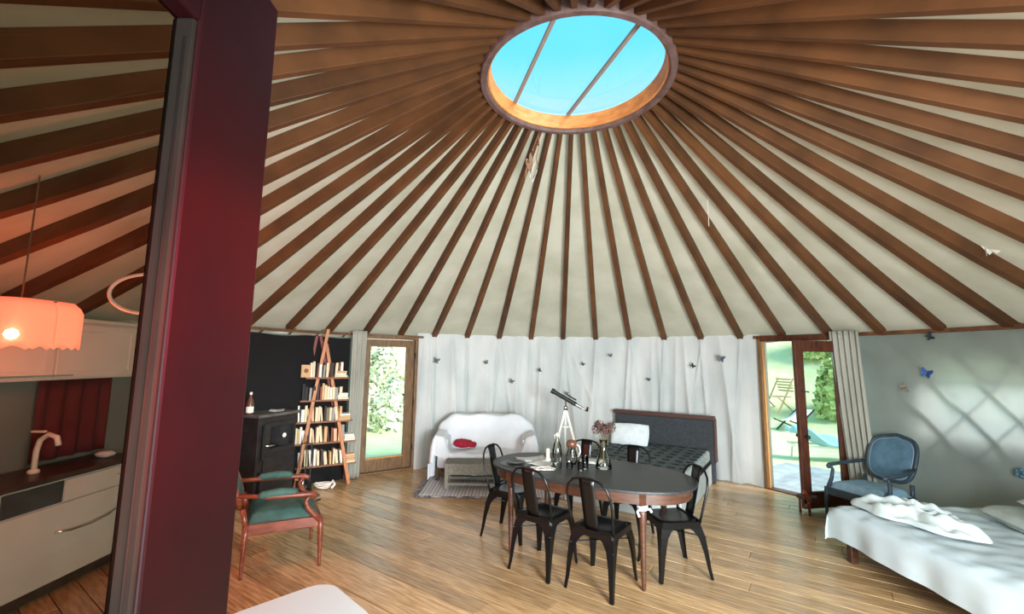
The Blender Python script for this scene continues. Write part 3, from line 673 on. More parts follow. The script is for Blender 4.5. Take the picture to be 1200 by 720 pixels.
# wicker coffee table
ct = thing('wicker_bench', 'low grey wicker coffee table in front of the white sofa', 'table', (-.34, 6.25, 0), D2R(1))
m = MB(); m.box((0, 0, .335), (1.08, .35, .03)); m.build('top', M['wicker'], ct, bevel=.008)
m = MB()
for q in range(44): m.box((-.52+q*.0242, 0, .353), (.014, .33, .006))
tag(m.build('woven_slats', M['wicker'], ct), kind='stuff')
for a, b in ((-.51, -.145), (.51, -.145), (.51, .145), (-.51, .145)):
    m = MB(); m.box((a, b, .17), (.05, .05, .30)); m.build('leg', M['wicker'], ct, bevel=.006)
for b in (-.155, .155):
    m = MB(); m.box((0, b, .265), (.98, .02, .11)); m.build('side_panel', M['wicker'], ct, bevel=.004)
    m = MB(); m.box((0, b, .09), (.98, .03, .035)); m.build('stretcher', M['wicker'], ct, bevel=.004)
for a in (-.52, .52):
    m = MB(); m.box((a, 0, .265), (.02, .25, .11)); m.build('side_panel', M['wicker'], ct, bevel=.004)
rg = thing('striped_rug', 'pale woven rug with narrow stripes and dark end borders under the coffee table', 'rug', (-.20, 6.27, 0), 0)
m = MB(); m.surf(lambda u, v: (-1.0+2.0*u, -.47+.97*v, .012+.003*sin(u*30)*sin(v*13)), 40, 14); m.build('pile', M['rug'], rg, smooth=True, solid=.006)
for a in (-1.0, 1.0):
    m = MB(); m.surf(lambda u, v: (a-.03+.06*u, -.47+.97*v, .019), 2, 12); m.build('border', M['rugborder'], rg, solid=.004)
m = MB(); m.box((0, -.475, .012), (2.0, .02, .014)); m.build('border', M['rugborder'], rg)

# ------------------------------------------------------------------ telescope
ts = thing('telescope', 'small black refractor telescope on a white tripod before the back wall', 'telescope', (.80, 6.50, 0))
ap = Vector((0, 0, 1.06))
for a in (200, 335, 85):
    f_ = Vector((cos(D2R(a))*.31, sin(D2R(a))*.31, 0)); mid = ap.lerp(f_, .5)
    m = MB(); m.beam(ap+(f_-ap)*.0, mid, .018, .03); m.beam(mid, f_, .012, .016); m.build('leg', M['ceramic'], ts, bevel=.002)
m = MB()
for a in (200, 335, 85): m.beam((0, 0, .80), (cos(D2R(a))*.105, sin(D2R(a))*.105, .80), .03, .006)
m.lathe([(0, .79), (.05, .79), (.05, .81), (0, .81)], 16); m.build('accessory_tray', M['ceramic'], ts)
m = MB(); m.lathe([(.03, 1.03), (.035, 1.08), (.015, 1.10), (.015, 1.17)], 14); m.build('mount_head', M['chrome'], ts, smooth=True)
t0, t1 = Vector((-.20, .05, 1.31)), Vector((.15, -.02, 1.115))
m = MB(); m.tube([t0, t0.lerp(t1, .12), t0.lerp(t1, .121), t1], [.038, .038, .031, .031], 16); m.build('optical_tube', M['blackplastic'], ts, auto=True)
m = MB(); dd_ = (t1-t0).normalized(); m.tube([t1, t1+dd_*.09, t1+dd_*.10, t1+dd_*.15], [.024, .024, .014, .014], 12); m.build('focuser', M['chrome'], ts, auto=True)
e0 = t1+dd_*.15; m = MB(); m.tube([e0, e0+dd_*.03, e0+dd_*.04+Vector((.0, 0, .06))], [.018, .018, .016], 10); m.build('eyepiece', M['blackplastic'], ts, auto=True)
m = MB(); m.tube([t0.lerp(t1, .55)+Vector((.02, -.02, .055)), t0.lerp(t1, .95)+Vector((.02, -.02, .055))], .011, 8); m.build('finder_scope', M['blackplastic'], ts, smooth=True)

# ------------------------------------------------------------------ double bed at the back wall
B0 = Vector((2.95, 6.62)); bx = Vector((-.835, .55)); by = Vector((-.55, -.835))     # right rear corner, width and length directions
BW, BL = 1.42, 1.95
bang = math.atan2(-by.x, by.y)
brz = math.atan2(-bx.y, -bx.x)
bed = thing('double_bed', 'double bed with charcoal headboard, brown rim and bare striped mattress', 'bed', (B0.x, B0.y, 0), brz)
# local x: right (towards +, origin right rear corner), local -y: towards foot
def bb(name, x0, x1, y0, y1, z0, z1, mt, bev=.01, par=None):
    m = MB(); m.box(((x0+x1)/2, (y0+y1)/2, (z0+z1)/2), (x1-x0, y1-y0, z1-z0)); return m.build(name, mt, par or bed, bevel=bev)
bb('bed_base', -BW, 0, -BL, -.02, .0, .30, M['pale'])
bb('base_recess', -BW+.04, .006, -BL+.03, -.03, .285, .305, M['blackcloth'], .0)
bb('headboard', -BW-.03, .05, -.02, .09, .0, .90, M['headboard'], .02)
bb('headboard_rim', -BW-.05, .065, -.035, .10, .90, .955, M['browntrim'], .008)
bb('headboard_rim', .05, .075, -.03, .095, .30, .92, M['browntrim'], .006)
mt_ = bb('mattress', -BW+.01, -.01, -BL+.01, -.03, .31, .47, M['mattside'], .04)
m = MB()
m.surf(lambda u, v: (-BW+.045+(BW-.09)*u, -BL+.045+(BL-.11)*v, .4715+.010*abs(sin(PI*u*8))*abs(sin(PI*v*9))), 64, 72); m.build('quilted_cover', M['mattress'], bed, smooth=True)
m = MB()
for i in range(9):
    for k in range(10):
        x = -BW+.045+(BW-.09)*(i/8 if i not in (0, 8) else (.02 if i == 0 else .98)); y = -BL+.06+(BL-.14)*k/9
        m.box((x, y, .481), (.085, .026, .008))
tag(m.build('tufts', M['tuft'], bed), kind='stuff')
pw = pillow_mb(.58, .36, .16, 18, 4).build('white_pillow', M['pillow'], smooth=True)
pc = B0+bx*(BW-.30)+by*.27; pw.location = (pc.x, pc.y, .62); pw.rotation_euler = (D2R(58), 0, brz+.12); tag(pw, 'white pillow leaning against the left of the charcoal headboard', 'pillow')

# ------------------------------------------------------------------ single bed on the right
b3 = thing('daybed', 'low bed on wooden legs under white linen on the right', 'bed', (0, 0, 0))
m = MB(); m.box((3.64, 3.22, .345), (1.28, 2.02, .20)); m.build('mattress', M['coolwhite'], b3, bevel=.03)
m = MB(); m.box((3.64, 3.22, .225), (1.26, 2.0, .05)); m.build('bed_frame', M['tablewood'], b3, bevel=.004)
for a, b_ in ((3.06, 4.12), (4.2, 4.12), (3.06, 2.3), (4.2, 2.3)):
    m = MB(); m.box((a, b_, .10), (.06, .06, .20)); m.build('leg', M['tablewood'], b3, bevel=.004)
sh = drape(lambda x, y: .47-.03*sm(.10, 0, x-2.98)-.03*sm(.1, 0, 4.26-y), 2.98, 4.30, 2.20, 4.26, .25, .22, .22, .26, .010, 70, 90, 9, .4, .27)
sho = sh.build('bed_sheet', M['coolwhite'], smooth=True); tag(sho, 'white sheet spread over the daybed, hanging to the frame', 'sheet')
def blk(u, v):
    a = 2*u-1; b_ = 2*v-1; r = math.sqrt(a*a+b_*b_); th_ = math.atan2(b_, a)
    k = max(0, 1-r**3)**.5 if r < 1 else 0
    rad = 1+.12*sin(3*th_+1)+.07*sin(7*th_)
    x = a*.25*rad; y = b_*.44*rad
    z = .004+k*(.075+.028*sin(9*a+5*b_)+.040*abs(sin(8*b_+5*a+2*sin(4*a)))+.014*sin(17*a-11*b_))
    return (x+.06*b_, y, max(z, .003))
m = MB(); m.surf(lambda u, v: blk(.5+.499*cos(2*PI*u)*v, .5+.499*sin(2*PI*u)*v), 96, 34)
bl = m.build('crumpled_blanket', M['blanket'], smooth=True); bl.location = (3.36, 3.80, .478); bl.rotation_euler = (0, 0, .35); tag(bl, 'crumpled pale blanket lying on the daybed', 'blanket')
p = pillow_mb(.72, .46, .13, 18, 11).build('bed_pillow', M['greypillow'], smooth=True); p.location = (4.12, 3.50, .535); p.rotation_euler = (0, -.06, 1.45); tag(p, 'flat pale pillow on the wall side of the daybed', 'pillow')
p = pillow_mb(.60, .42, .12, 18, 12).build('bed_pillow', M['greypillow'], smooth=True); p.location = (4.30, 3.42, .64); p.rotation_euler = (0, -.10, 1.6); tag(p, 'grey-green pillow lying on top of the flat pillow by the wall', 'pillow')

# ------------------------------------------------------------------ upholstered armchairs
def armchair(label, loc, rz, wood, fab, seatfab, back='curved', pad=True, zt=.86, sc=1, pipe=None, zs=.44, za=.60):
    t = thing('armchair', label, 'armchair', loc, rz)
    w = .29; d = .27
    m = MB()
    def seat(u, v):
        a = 2*u-1; b = 2*v-1; k = (max(0, 1-a**6)*max(0, 1-b**6))**.5
        return (a*(d-.01), b*(w-.015)*(1+.06*a), zs-.06+.085*k**.7)
    m.surf(seat, 20, 20); m.build('seat_cushion', seatfab, t, smooth=True)
    m = MB()
    for (a, b) in (((d, -w*1.06), (d, w*1.06)), ((-d, -w*.94), (-d, w*.94)), ((-d, -w*.94), (d, -w*1.06)), ((-d, w*.94), (d, w*1.06))):
        m.beam((a[0], a[1], zs-.10), (b[0], b[1], zs-.10), .035, .085)
    m.build('seat_frame', wood, t, bevel=.008)
    m = MB(); m.box((0, 0, zs-.075), (2*d-.03, 2*w-.03, .05)); m.build('seat_base', seatfab, t, bevel=.01)
    for a, b in ((1, 1), (1, -1), (-1, 1), (-1, -1)):
        x, y = a*d, b*w*(1+.06*a); h = zs-.06
        m = MB(); m.tube([(x, y, h), (x+a*.008, y+b*.006, h*.75), (x+a*.012, y+b*.01, h*.4), (x+a*.014, y+b*.012, .02), (x+a*.016, y+b*.014, 0)], [.026, .024, .018, .013, .014], 10); m.build('leg', wood, t, smooth=True)
    # back
    lean = .20
    def bp(y, z): return Vector((-d-.0-lean*(z-zs)/.5-.05*(1-(y/w)**2), y, z))
    out = []
    z0 = zs+.05
    for i in range(40):
        th_ = 2*PI*i/40; cx_, cz_ = cos(th_), sin(th_)
        hh = (zt-z0)/2; y = w*(.88+.04*cz_)*math.copysign(abs(cx_)**.5, cx_); z = z0+hh+hh*math.copysign(abs(cz_)**.7, cz_)
        if cz_ > 0: z += .025*math.exp(-(y/.08)**2)-.0
        out.append((y, z))
    m = MB(); m.tube([bp(y, z) for y, z in out], .021, 8, closed=True); m.build('back_frame', wood, t, smooth=True)
    if pipe: m = MB(); m.tube([bp(y*.89, z0+(zt-z0)/2+(z-z0-(zt-z0)/2)*.89)+Vector((.022, 0, 0)) for y, z in out], .005, 6, closed=True); m.build('piping', pipe, t, smooth=True)
    cz0 = z0+(zt-z0)/2; n = len(out)
    for off, nm in ((.028, 'back_cushion'), (-.018, 'back_panel')):
        vs = [bp(0, cz0)+Vector((off*1.6, 0, 0))]; fs = []
        for rr, of in ((.5, off*1.5), (.85, off), (.97, 0)):
            for y, z in out: vs.append(bp(y*rr, cz0+(z-cz0)*rr)+Vector((of, 0, 0)))
        for i in range(n):
            k = (i+1) % n; fs.append((0, 1+i, 1+k))
            for q in range(2): fs.append((1+q*n+i, 1+(q+1)*n+i, 1+(q+1)*n+k, 1+q*n+k))
        m = MB(); m.add(vs, fs); m.build(nm, fab, t, smooth=True)
    for b in (-1, 1):
        bpst = bp(b*w*.86, z0+.01); 
        m = MB(); m.tube([(-d, b*w*.92, zs-.1), tuple(bpst)], .022, 8); m.build('back_post', wood, t, smooth=True)
        ya = b*(w+.02)
        pa = bp(b*w*.88, za+.03)
        m = MB(); m.tube([pa, (-.12, ya+b*.01, za+.01), (.08, ya+b*.015, za), (.19, ya+b*.01, za-.005), (.225, ya, za-.02), (.215, ya, za-.04)], [.018, .020, .021, .024, .024, .014], 10)
        m.build('arm_rail', wood, t, smooth=True)
        m = MB(); m.tube([(.19, ya, za-.01), (.15, ya, za-.06), (.165, b*(w+.03), zs+.03), (.23, b*(w+.02), zs-.05), (d, b*w*1.05, zs-.10)], [.018, .018, .021, .024, .026], 10); m.build('arm_support', wood, t, smooth=True)
        if pad:
            m = MB(); m.tube([(-.21, ya, za+.02), (-.18, ya, za+.030), (-.05, ya, za+.036), (.06, ya, za+.026), (.09, ya, za+.016)], [.012, .030, .036, .030, .012], 12); m.build('arm_pad', fab, t, smooth=True)
    return t
ga = armchair('low mahogany armchair with green velvet seat and arm pads beside the dark post', (-2.01, 4.07, 0), face(.86, .50), M['redwood'], M['greenvelvet'], M['greenvelvet'], zt=.83, zs=.46, za=.60)
ba = armchair('blue-grey painted armchair with blue velvet back beside the right doorway', (3.90, 4.93, 0), face(-.95, -.30), M['bluewood'], M['bluevelvet'], M['blueseat'], pad=False, zt=.99, zs=.46, za=.65, pipe=M['bluepipe']); ba.scale = (.93, .93, .95)

# ------------------------------------------------------------------ stove
st = thing('iron_stove', 'dark cast-iron stove with sooty glass door left of the ladder bookcase', 'stove', (-2.995, 5.50, 0), face(.955, -.295))
def sb(name, x0, x1, y0, y1, z0, z1, mt=None, par=None, bev=.006):
    m = MB(); m.box(((x0+x1)/2, (y0+y1)/2, (z0+z1)/2), (x1-x0, y1-y0, z1-z0)); return m.build(name, mt or M['stove'], par or st, bevel=bev)
sb('body', -.19, .19, -.29, .29, .06, 1.04)
sb('top_plate', -.22, .225, -.325, .325, 1.04, 1.075, M['stovetop'])
for a in (-.15, .15):
    for b in (-.25, .25): sb('foot', a-.025, a+.025, b-.025, b+.025, 0, .06)
dr_ = sb('fire_door', .19, .215, -.20, .26, .62, .97)
sb('door_window', .213, .220, -.13, .22, .67, .92, M['stoveglass'], dr_, .002)
m = MB(); m.lathe([(0, 0), (.026, .004), (.030, .014), (.02, .024), (0, .027)], 16); kk = m.build('enamel_knob', M['ceramic'], dr_, smooth=True); kk.location = (.22, .06, .80); kk.rotation_euler = (0, PI/2, 0)
hd = sb('door_handle', .21, .24, -.255, -.225, .56, .96, M['blackplastic'], dr_)
m = MB(); m.tube([(.235, -.24, .72), (.27, -.22, .72), (.275, -.13, .715)], .010, 8); m.build('lever', M['chrome'], dr_, smooth=True)
sb('lower_door', .19, .21, -.20, .26, .12, .58); sb('air_vent', .208, .216, -.10, .16, .20, .24, M['blackplastic'])
sb('door_latch', .19, .24, -.255, -.225, .14, .42, M['blackplastic'])
def stp(x, y, z): return Matrix.Translation(st.location) @ Matrix.Rotation(st.rotation_euler.z, 4, 'Z') @ Vector((x, y, z))
q = stp(.02, -.27, 1.075); bt = thing('liqueur_bottle', 'small brown bottle with white label on the stove, beside the dark post', 'bottle', q)
m = MB(); m.lathe([(0, 0), (.038, 0), (.040, .02), (.040, .12), (.028, .17), (.013, .20), (.013, .24)], 18); m.build('bottle_body', M['clay'], bt, smooth=True)
m = MB(); m.lathe([(.0415, .02), (.0415, .09)], 18, cap=False); m.build('label', M['ceramic'], bt, smooth=True)
m = MB(); m.lathe([(.015, .225), (.015, .255), (0, .256)], 12); m.build('cap', M['ceramic'], bt)
q = stp(.05, .10, 1.075); pq = thing('folded_paper', 'folded white paper lying on the grey stove top', 'paper', q, .4); m = MB(); m.surf(lambda u, v: (.16*(u-.5), .22*(v-.5), .004+.02*abs(u-.5)), 4, 4); m.build('sheet', M['paper'], pq, solid=.002)

# ------------------------------------------------------------------ ladder bookcase
LF = Vector((-2.83, 6.00, 0)); RF = Vector((-2.25, 6.36, 0)); lx = (RF-LF).normalized(); ln = Vector((-lx.y, lx.x, 0))   # ln points to the wall
lc = thing('ladder_bookcase', 'A-frame ladder bookcase of orange-brown wood beside the left curtain', 'bookcase', (0, 0, 0))
def lw(s, z, dpt=0): return LF+lx*s+ln*dpt+Vector((0, 0, z))
SW = (RF-LF).length
tp = lw(.30, 2.12, .10)
m = MB(); m.beam(lw(0, 0), tp+Vector((0, 0, .03))+lx*.01, .045, .03, up=ln); m.build('front_pole', M['ladder'], lc, bevel=.004)
m = MB(); m.beam(lw(SW, 0), tp-Vector((0, 0, .18))+ln*.03, .045, .03, up=ln); m.build('front_pole', M['ladder'], lc, bevel=.004)
m = MB(); m.beam(lw(-.08, 0, .24), lw(.17, 2.05, .13), .04, .03, up=ln); m.build('rear_pole', M['redpole'], lc, bevel=.004)
m = MB(); m.beam(lw(SW+.02, 0, .24), lw(.22, 2.05, .15), .04, .03, up=ln); m.build('rear_pole', M['redpole'], lc, bevel=.004)
SH = [(1.46, .05, .62), (1.15, .00, .64), (.86, -.03, .70), (.575, -.05, .76), (.27, .0, .78)]
for z, s0, s1 in SH:
    c = (lw(s0, z, .13)+lw(s1, z, .13))/2
    m = MB(); m.box(c, (s1-s0, .20, .022), math.atan2(lx.y, lx.x)); m.build('shelf', M['shelf'], lc, bevel=.003)
rb = random.Random(11)
BC = {'cream': (224, 208, 172), 'white': (232, 226, 212), 'tan': (204, 166, 116), 'grey': (150, 146, 136), 'dark brown': (62, 44, 36), 'red-brown': (138, 74, 56), 'black': (28, 26, 28), 'olive': (118, 112, 84), 'peach': (224, 178, 142)}
bm_ = {k: mat('book_'+k.replace(' ', '_').replace('-', '_'), v, .7) for k, v in BC.items()}
bm_pg = mat('book_pages', (222, 212, 188), .9)
ordn = ['first', 'second', 'third', 'fourth', 'fifth', 'sixth', 'seventh', 'eighth', 'ninth', 'tenth', 'eleventh', 'twelfth', 'thirteenth', 'fourteenth', 'fifteenth', 'sixteenth', 'seventeenth', 'eighteenth', 'nineteenth', 'twentieth']
rows = ['top', 'second highest', 'middle', 'second lowest', 'lowest']
def book(s, z, th_, h, col, lean, lb, grp, dd=.14):
    t = thing('book', lb, 'book', lw(s, z, .045), math.atan2(lx.y, lx.x), grp)
    t.rotation_euler = (0, lean, math.atan2(lx.y, lx.x))
    # seen from the front the spine faces the room (local -y)
    m = MB(); m.box((th_/2, .003, h/2), (th_, .006, h)); m.box((.001, dd/2, h/2), (.002, dd, h)); m.box((th_-.001, dd/2, h/2), (.002, dd, h)); m.build('cover', bm_[col], t)
    m = MB(); m.box((th_/2, dd/2, h/2), (th_-.005, dd-.006, h-.008)); m.build('pages', bm_pg, t)
pal = [['white', 'cream', 'dark brown', 'white', 'grey', 'cream', 'dark brown', 'cream', 'red-brown', 'white', 'tan', 'red-brown', 'olive'],
       ['black', 'black', 'grey', 'black', 'dark brown', 'red-brown', 'tan', 'cream', 'cream', 'white', 'cream', 'grey', 'cream'],
       ['white', 'white', 'cream', 'tan', 'peach', 'cream', 'cream', 'cream', 'dark brown', 'olive', 'cream', 'grey', 'cream', 'tan'],
       ['cream', 'tan', 'white', 'white', 'dark brown', 'cream', 'peach', 'cream', 'cream', 'tan', 'dark brown', 'red-brown', 'peach', 'tan', 'grey'],
       ['white', 'black', 'cream', 'white', 'white', 'cream', 'dark brown', 'cream', 'tan', 'cream', 'cream', 'white', 'dark brown', 'tan', 'cream']]
spans = [(.10, .50), (.02, .50), (-.01, .58), (-.03, .62), (.02, .64)]
for r_, (z, s0, s1) in enumerate(SH):
    a, b = spans[r_]; s = a; i = 0; lean = 0
    while s < b and i < len(pal[r_]):
        th_ = rb.uniform(.022, .042); h = rb.uniform(.165, .225); le = rb.choice([0, 0, -.05, -.12]) if r_ > 1 else rb.choice([0, 0, .04])
        if le and i: s += .012
        book(s, z+.012+(.0), th_, h, pal[r_][i], le, '%s upright book, %s from left on the %s ladder shelf' % (pal[r_][i], ordn[i], rows[r_]), 'books on the ladder bookcase')
        s += th_+.002+(.012 if le else 0); i += 1
    # small lying stack on the right end of each shelf
    for k in range(3 if r_ < 4 else 4):
        hh = rb.uniform(.018, .034); cc = rb.choice(['peach', 'cream', 'tan', 'white'])
        zz = z+.012+sum([.03]*k)
        t = thing('book', '%s flat book, %s in the stack at the right of the %s shelf' % (cc, ['lowest', 'second', 'third', 'topmost'][k], rows[r_]), 'book', lw(s1-.10, zz, .12), math.atan2(lx.y, lx.x)+rb.uniform(-.15, .15), 'books lying flat on the ladder bookcase')
        m = MB(); m.box((0, 0, .013), (.15-.01*k, .19, .026)); m.build('cover', bm_[cc], t, bevel=.002)
t = thing('picture_card', 'small orange-tan picture card standing at the left of the top bookcase shelf', 'card', lw(.07, SH[0][0]+.012, .05), math.atan2(lx.y, lx.x)); m = MB(); m.box((-.02, 0, .085), (.12, .02, .17)); m.build('card', bm_['tan'], t); m = MB(); m.lathe([(0, 0), (.03, 0), (.03, .002), (0, .002)], 14); q = m.build('motif', bm_['red-brown'], t); q.rotation_euler = (PI/2, 0, 0); q.location = (-.02, -.0105, .09)

# fireside tools and clutter
ft = thing('fireside_tools', 'black stand of fireside tools between stove and bookcase', 'tool stand', (-2.68, 5.95, 0))
m = MB(); m.lathe([(0, 0), (.10, 0), (.10, .02), (.012, .03)], 20); m.tube([(0, 0, .02), (0, 0, .72)], .008, 8); m.tube([(-.08, 0, .60), (0, 0, .63), (.08, 0, .60)], .006, 6); m.build('stand', M['blackplastic'], ft, auto=True)
for a, mt__ in ((-.07, 'blackplastic'), (.075, 'blackplastic')):
    m = MB(); m.tube([(a, -.02, .62), (a, -.02, .14)], .006, 6); m.box((a, -.02, .10), (.06, .015, .09)); m.build('tool', M[mt__], ft)
m = MB(); m.tube([(.0, -.06, .22), (.02, -.07, .02)], .012, 8); m.build('bright_handle', M['chrome'], ft, smooth=True)
rc_ = random.Random(2); m = MB()
for q in range(4): m.tube([(-2.50+(.09+.012*q)*cos(i*.5+q), 6.10+(.06)*sin(i*.5+q), .02+.015*q+.02*abs(sin(i*.3+q))) for i in range(13)], .008, 6)
m.tube([(-2.42, 6.12, .03), (-2.38, 6.14, .10), (-2.34, 6.10, .06), (-2.36, 6.04, .03)], .016, 6)
tag(m.build('white_cable_coil', M['ceramic'], smooth=True), 'loose coil of white cable on the floor below the bookcase', 'cable')
sc_ = thing('steel_bowl', 'small shiny steel bowl on the floor behind the green armchair', 'bowl', (-2.42, 5.58, 0)); m = MB(); m.lathe([(0, .0), (.05, .0), (.09, .05), (.10, .07), (.09, .068), (.045, .012), (0, .012)], 22, cap=False); m.build('dish', M['chrome'], sc_, smooth=True)
t = thing('ash_shovel', 'short-handled metal shovel on the floor behind the green armchair', 'shovel', (-2.44, 5.36, 0), .9); m = MB(); m.box((0, 0, .012), (.14, .10, .012)); m.build('blade', M['chrome'], t, bevel=.004); m = MB(); m.tube([(.07, 0, .015), (.24, 0, .04)], .010, 8); m.build('handle', M['blackplastic'], t, smooth=True)

# ------------------------------------------------------------------ curtains
def curtain(name, lb, a_top, a_bot, z1, z0, r, pleats, amp, mt):
    def f(u, v):
        at = D2R(a_top[0]+(a_top[1]-a_top[0])*u); ab = D2R(a_bot[0]+(a_bot[1]-a_bot[0])*u); q = (1-v); az = at+(ab-at)*q**1.1
        return pol(az, r+amp*sin(2*PI*pleats*u+.6*sin(q*3))*(.7+.3*q), z0+(z1-z0)*v)
    m = MB(); m.surf(f, pleats*12, 26); o = m.build(name, mt, None, smooth=True, solid=.004); return tag(o, lb, 'curtain')
curtain('curtain', 'narrow pale curtain hanging left of the glazed left door', (-44.3, -41.2), (-44.0, -41.4), 2.15, .02, 4.12, 3, .022, M['curtain'])
curtain('curtain', 'pale grey curtain pulled aside to the right of the right doorway', (59.7, 64.2), (61.5, 65.4), 2.165, .03, 4.10, 5, .028, M['curtain'])

# ------------------------------------------------------------------ butterflies on the cloth
def butterfly(az, z, s, mt, lb, rot, r=4.19):
    p = pol(D2R(az), r, z); t = thing('butterfly', lb, 'butterfly', p, -D2R(az), 'paper butterflies pinned to the wall cloth')
    # local: x along the wall, -y to the room
    for sg in (-1, 1):
        m = MB(); R2 = Matrix.Rotation(rot, 3, 'Y')
        pts = [(0, 0, 0), (.15, -.12, .55), (.75, -.42, .95), (1.0, -.45, .6), (.72, -.3, .12), (.55, -.25, -.1), (.72, -.32, -.5), (.45, -.25, -.85), (.12, -.08, -.45)]
        vs = [R2 @ Vector((sg*x*s, y*s, z_*s)) for x, y, z_ in pts]; vs2 = [v_+Vector((0, -.0015, 0)) for v_ in vs]; n = len(vs)
        fs = [tuple(range(n)), tuple(range(2*n-1, n-1, -1))]+[(i, (i+1) % n, (i+1) % n+n, i+n) for i in range(n)]
        m.add(vs+vs2, fs); m.build('wing', mt, t)
    m = MB(); R2 = Matrix.Rotation(rot, 3, 'Y'); m.tube([R2 @ Vector((0, -.004, -.55*s)), R2 @ Vector((0, -.004, .5*s))], s*.07, 6); m.build('body', M['butterfly_dark'], t)
G_, Dk, Bl, Tn = M['butterfly_grey'], M['butterfly_dark'], M['butterfly_blue'], M['butterfly_tan']
for az, z, s, mt__, lb, ro in [(-25.3, 1.717, .055, G_, 'grey butterfly high on the cloth just right of the left door', .3), (-13.4, 1.698, .04, G_, 'small grey butterfly high above the sofa', -.3), (-7.2, 1.38, .045, G_, 'grey butterfly above the right half of the sofa', .5),
        (-.5, 1.577, .036, Dk, 'small dark butterfly above and left of the telescope', 1.2), (6.0, 1.188, .036, G_, 'grey butterfly just above the telescope tube', .2), (9.9, 1.691, .034, Dk, 'small dark butterfly high above the telescope', .6),
        (16.4, 1.844, .036, G_, 'pale grey butterfly highest above the headboard\'s left end', -.2), (24.9, 1.456, .030, Dk, 'tiny dark butterfly above the middle of the headboard', .1), (34.4, 1.693, .042, Dk, 'dark butterfly above the headboard\'s right end', .8),
        (40.2, 1.805, .060, G_, 'large grey butterfly near the right doorway', .2), (72.2, 1.662, .062, Bl, 'bright blue butterfly left of the glowing lattice window', .35), (69.1, 1.491, .055, Tn, 'tan butterfly on the plain wall right of the curtain', 1.4), (73, 2.06, .045, Dk, 'dark butterfly at the top edge of the right wall cloth', 1.1)]:
    butterfly(az, z, s, mt__, lb, ro, 4.13 if az < 45 else 4.225)
t = thing('wall_ornament', 'small blue-grey flower ornament on the wall above the daybed pillows', 'ornament', pol(D2R(81.3), 4.22, .777), -D2R(81.3))
for q in range(5):
    a = q*1.26; m = MB(); m.lathe([(0, 0), (.022, 0), (.018, .012), (0, .014)], 10); o = m.build('petal', M['bluevelvet'], t, smooth=True); o.location = (.03*cos(a), 0, .03*sin(a)); o.rotation_euler = (PI/2, 0, 0)

# ------------------------------------------------------------------ hanging strings below the crown and on rafters
hg = thing('feather_string', 'string of feathers and beads hanging from the crown ring', 'hanging ornament', (.25, 4.31, 4.08))
m = MB(); m.tube([(0, 0, .02), (.01, .0, -.12), (-.02, 0, -.25), (.0, 0, -.36)], .005, 5); m.tube([(0, 0, 0), (-.06, .02, -.15), (-.10, .02, -.27), (-.12, .02, -.38)], .005, 5); m.build('string', M['rope'], hg)
for i, (x, z) in enumerate(((-.12, -.30), (-.08, -.24), (-.11, -.38), (-.03, -.34), (-.015, -.42))):
    m = MB(); m.surf(lambda u, v: ((u-.5)*.05*sin(PI*min(1, v+.12)), .006*(u-.5), -.18*v), 2, 6); o = m.build('feather', M['feather'] if i > 2 else M['rope'], hg, solid=.002); o.location = (x, 0, z+.04); o.rotation_euler = (.1*i, .15*(i-2), .5*i)
for x, z in ((-.06, -.17), (.0, -.1), (-.10, -.29)):
    m = MB(); m.lathe([(0, -.014), (.012, -.01), (.016, 0), (.012, .01), (0, .014)], 10, (x, 0, z)); m.build('bead', M['clay'], hg, smooth=True)
# rafter underside height at a radius: roofz(r)
def hang(name, lb, x, y, z0, z1, tail=True):
    t = thing(name, lb, 'hanging ornament', (x, y, z0)); m = MB(); m.tube([(0, 0, 0), (0, 0, z1-z0)], .0035, 5); m.build('string', M['feather'], t)
    if tail:
        for k in range(3):
            m = MB(); m.surf(lambda u, v: ((u-.5)*.04, 0, -.10*v), 2, 3); o = m.build('paper_wing', M['feather'], t, solid=.002); o.location = ((k-1)*.02, 0, z1-z0+.05); o.rotation_euler = (0, (k-1)*.7, k)
hang('paper_crane', 'small white paper ornament hanging from a rafter at the far right', 3.90, 3.52, 2.93, 2.70)
hang('thread', 'thin white thread hanging from a rafter right of the crown', 2.10, 4.55, 3.50, 3.2, False)

# ------------------------------------------------------------------ white table corner in the foreground
wt = thing('white_table', 'white rounded-corner tabletop in the foreground beside the dark post', 'table', (-1.01, 2.25, 0), D2R(46))
# local: rounded corner points to +x,+y quadrant
def rrect(w, d, r, n=6):
    out = []
    for cx_, cy_, a0 in ((w/2-r, d/2-r, 0), (-w/2+r, d/2-r, 90), (-w/2+r, -d/2+r, 180), (w/2-r, -d/2+r, 270)):
        for i in range(n+1): a = D2R(a0+90*i/n); out.append((cx_+r*cos(a), cy_+r*sin(a)))
    return out
m = MB(); m.prism(rrect(.56, .56, .12), .47, .50); m.build('tabletop', M['whitetable'], wt, bevel=.006)
for a in (-1, 1):
    for b in (-1, 1): m = MB(); m.tube([(a*.20, b*.20, .47), (a*.24, b*.24, 0)], [.018, .012], 10); m.build('leg', M['chrome'], wt, smooth=True)
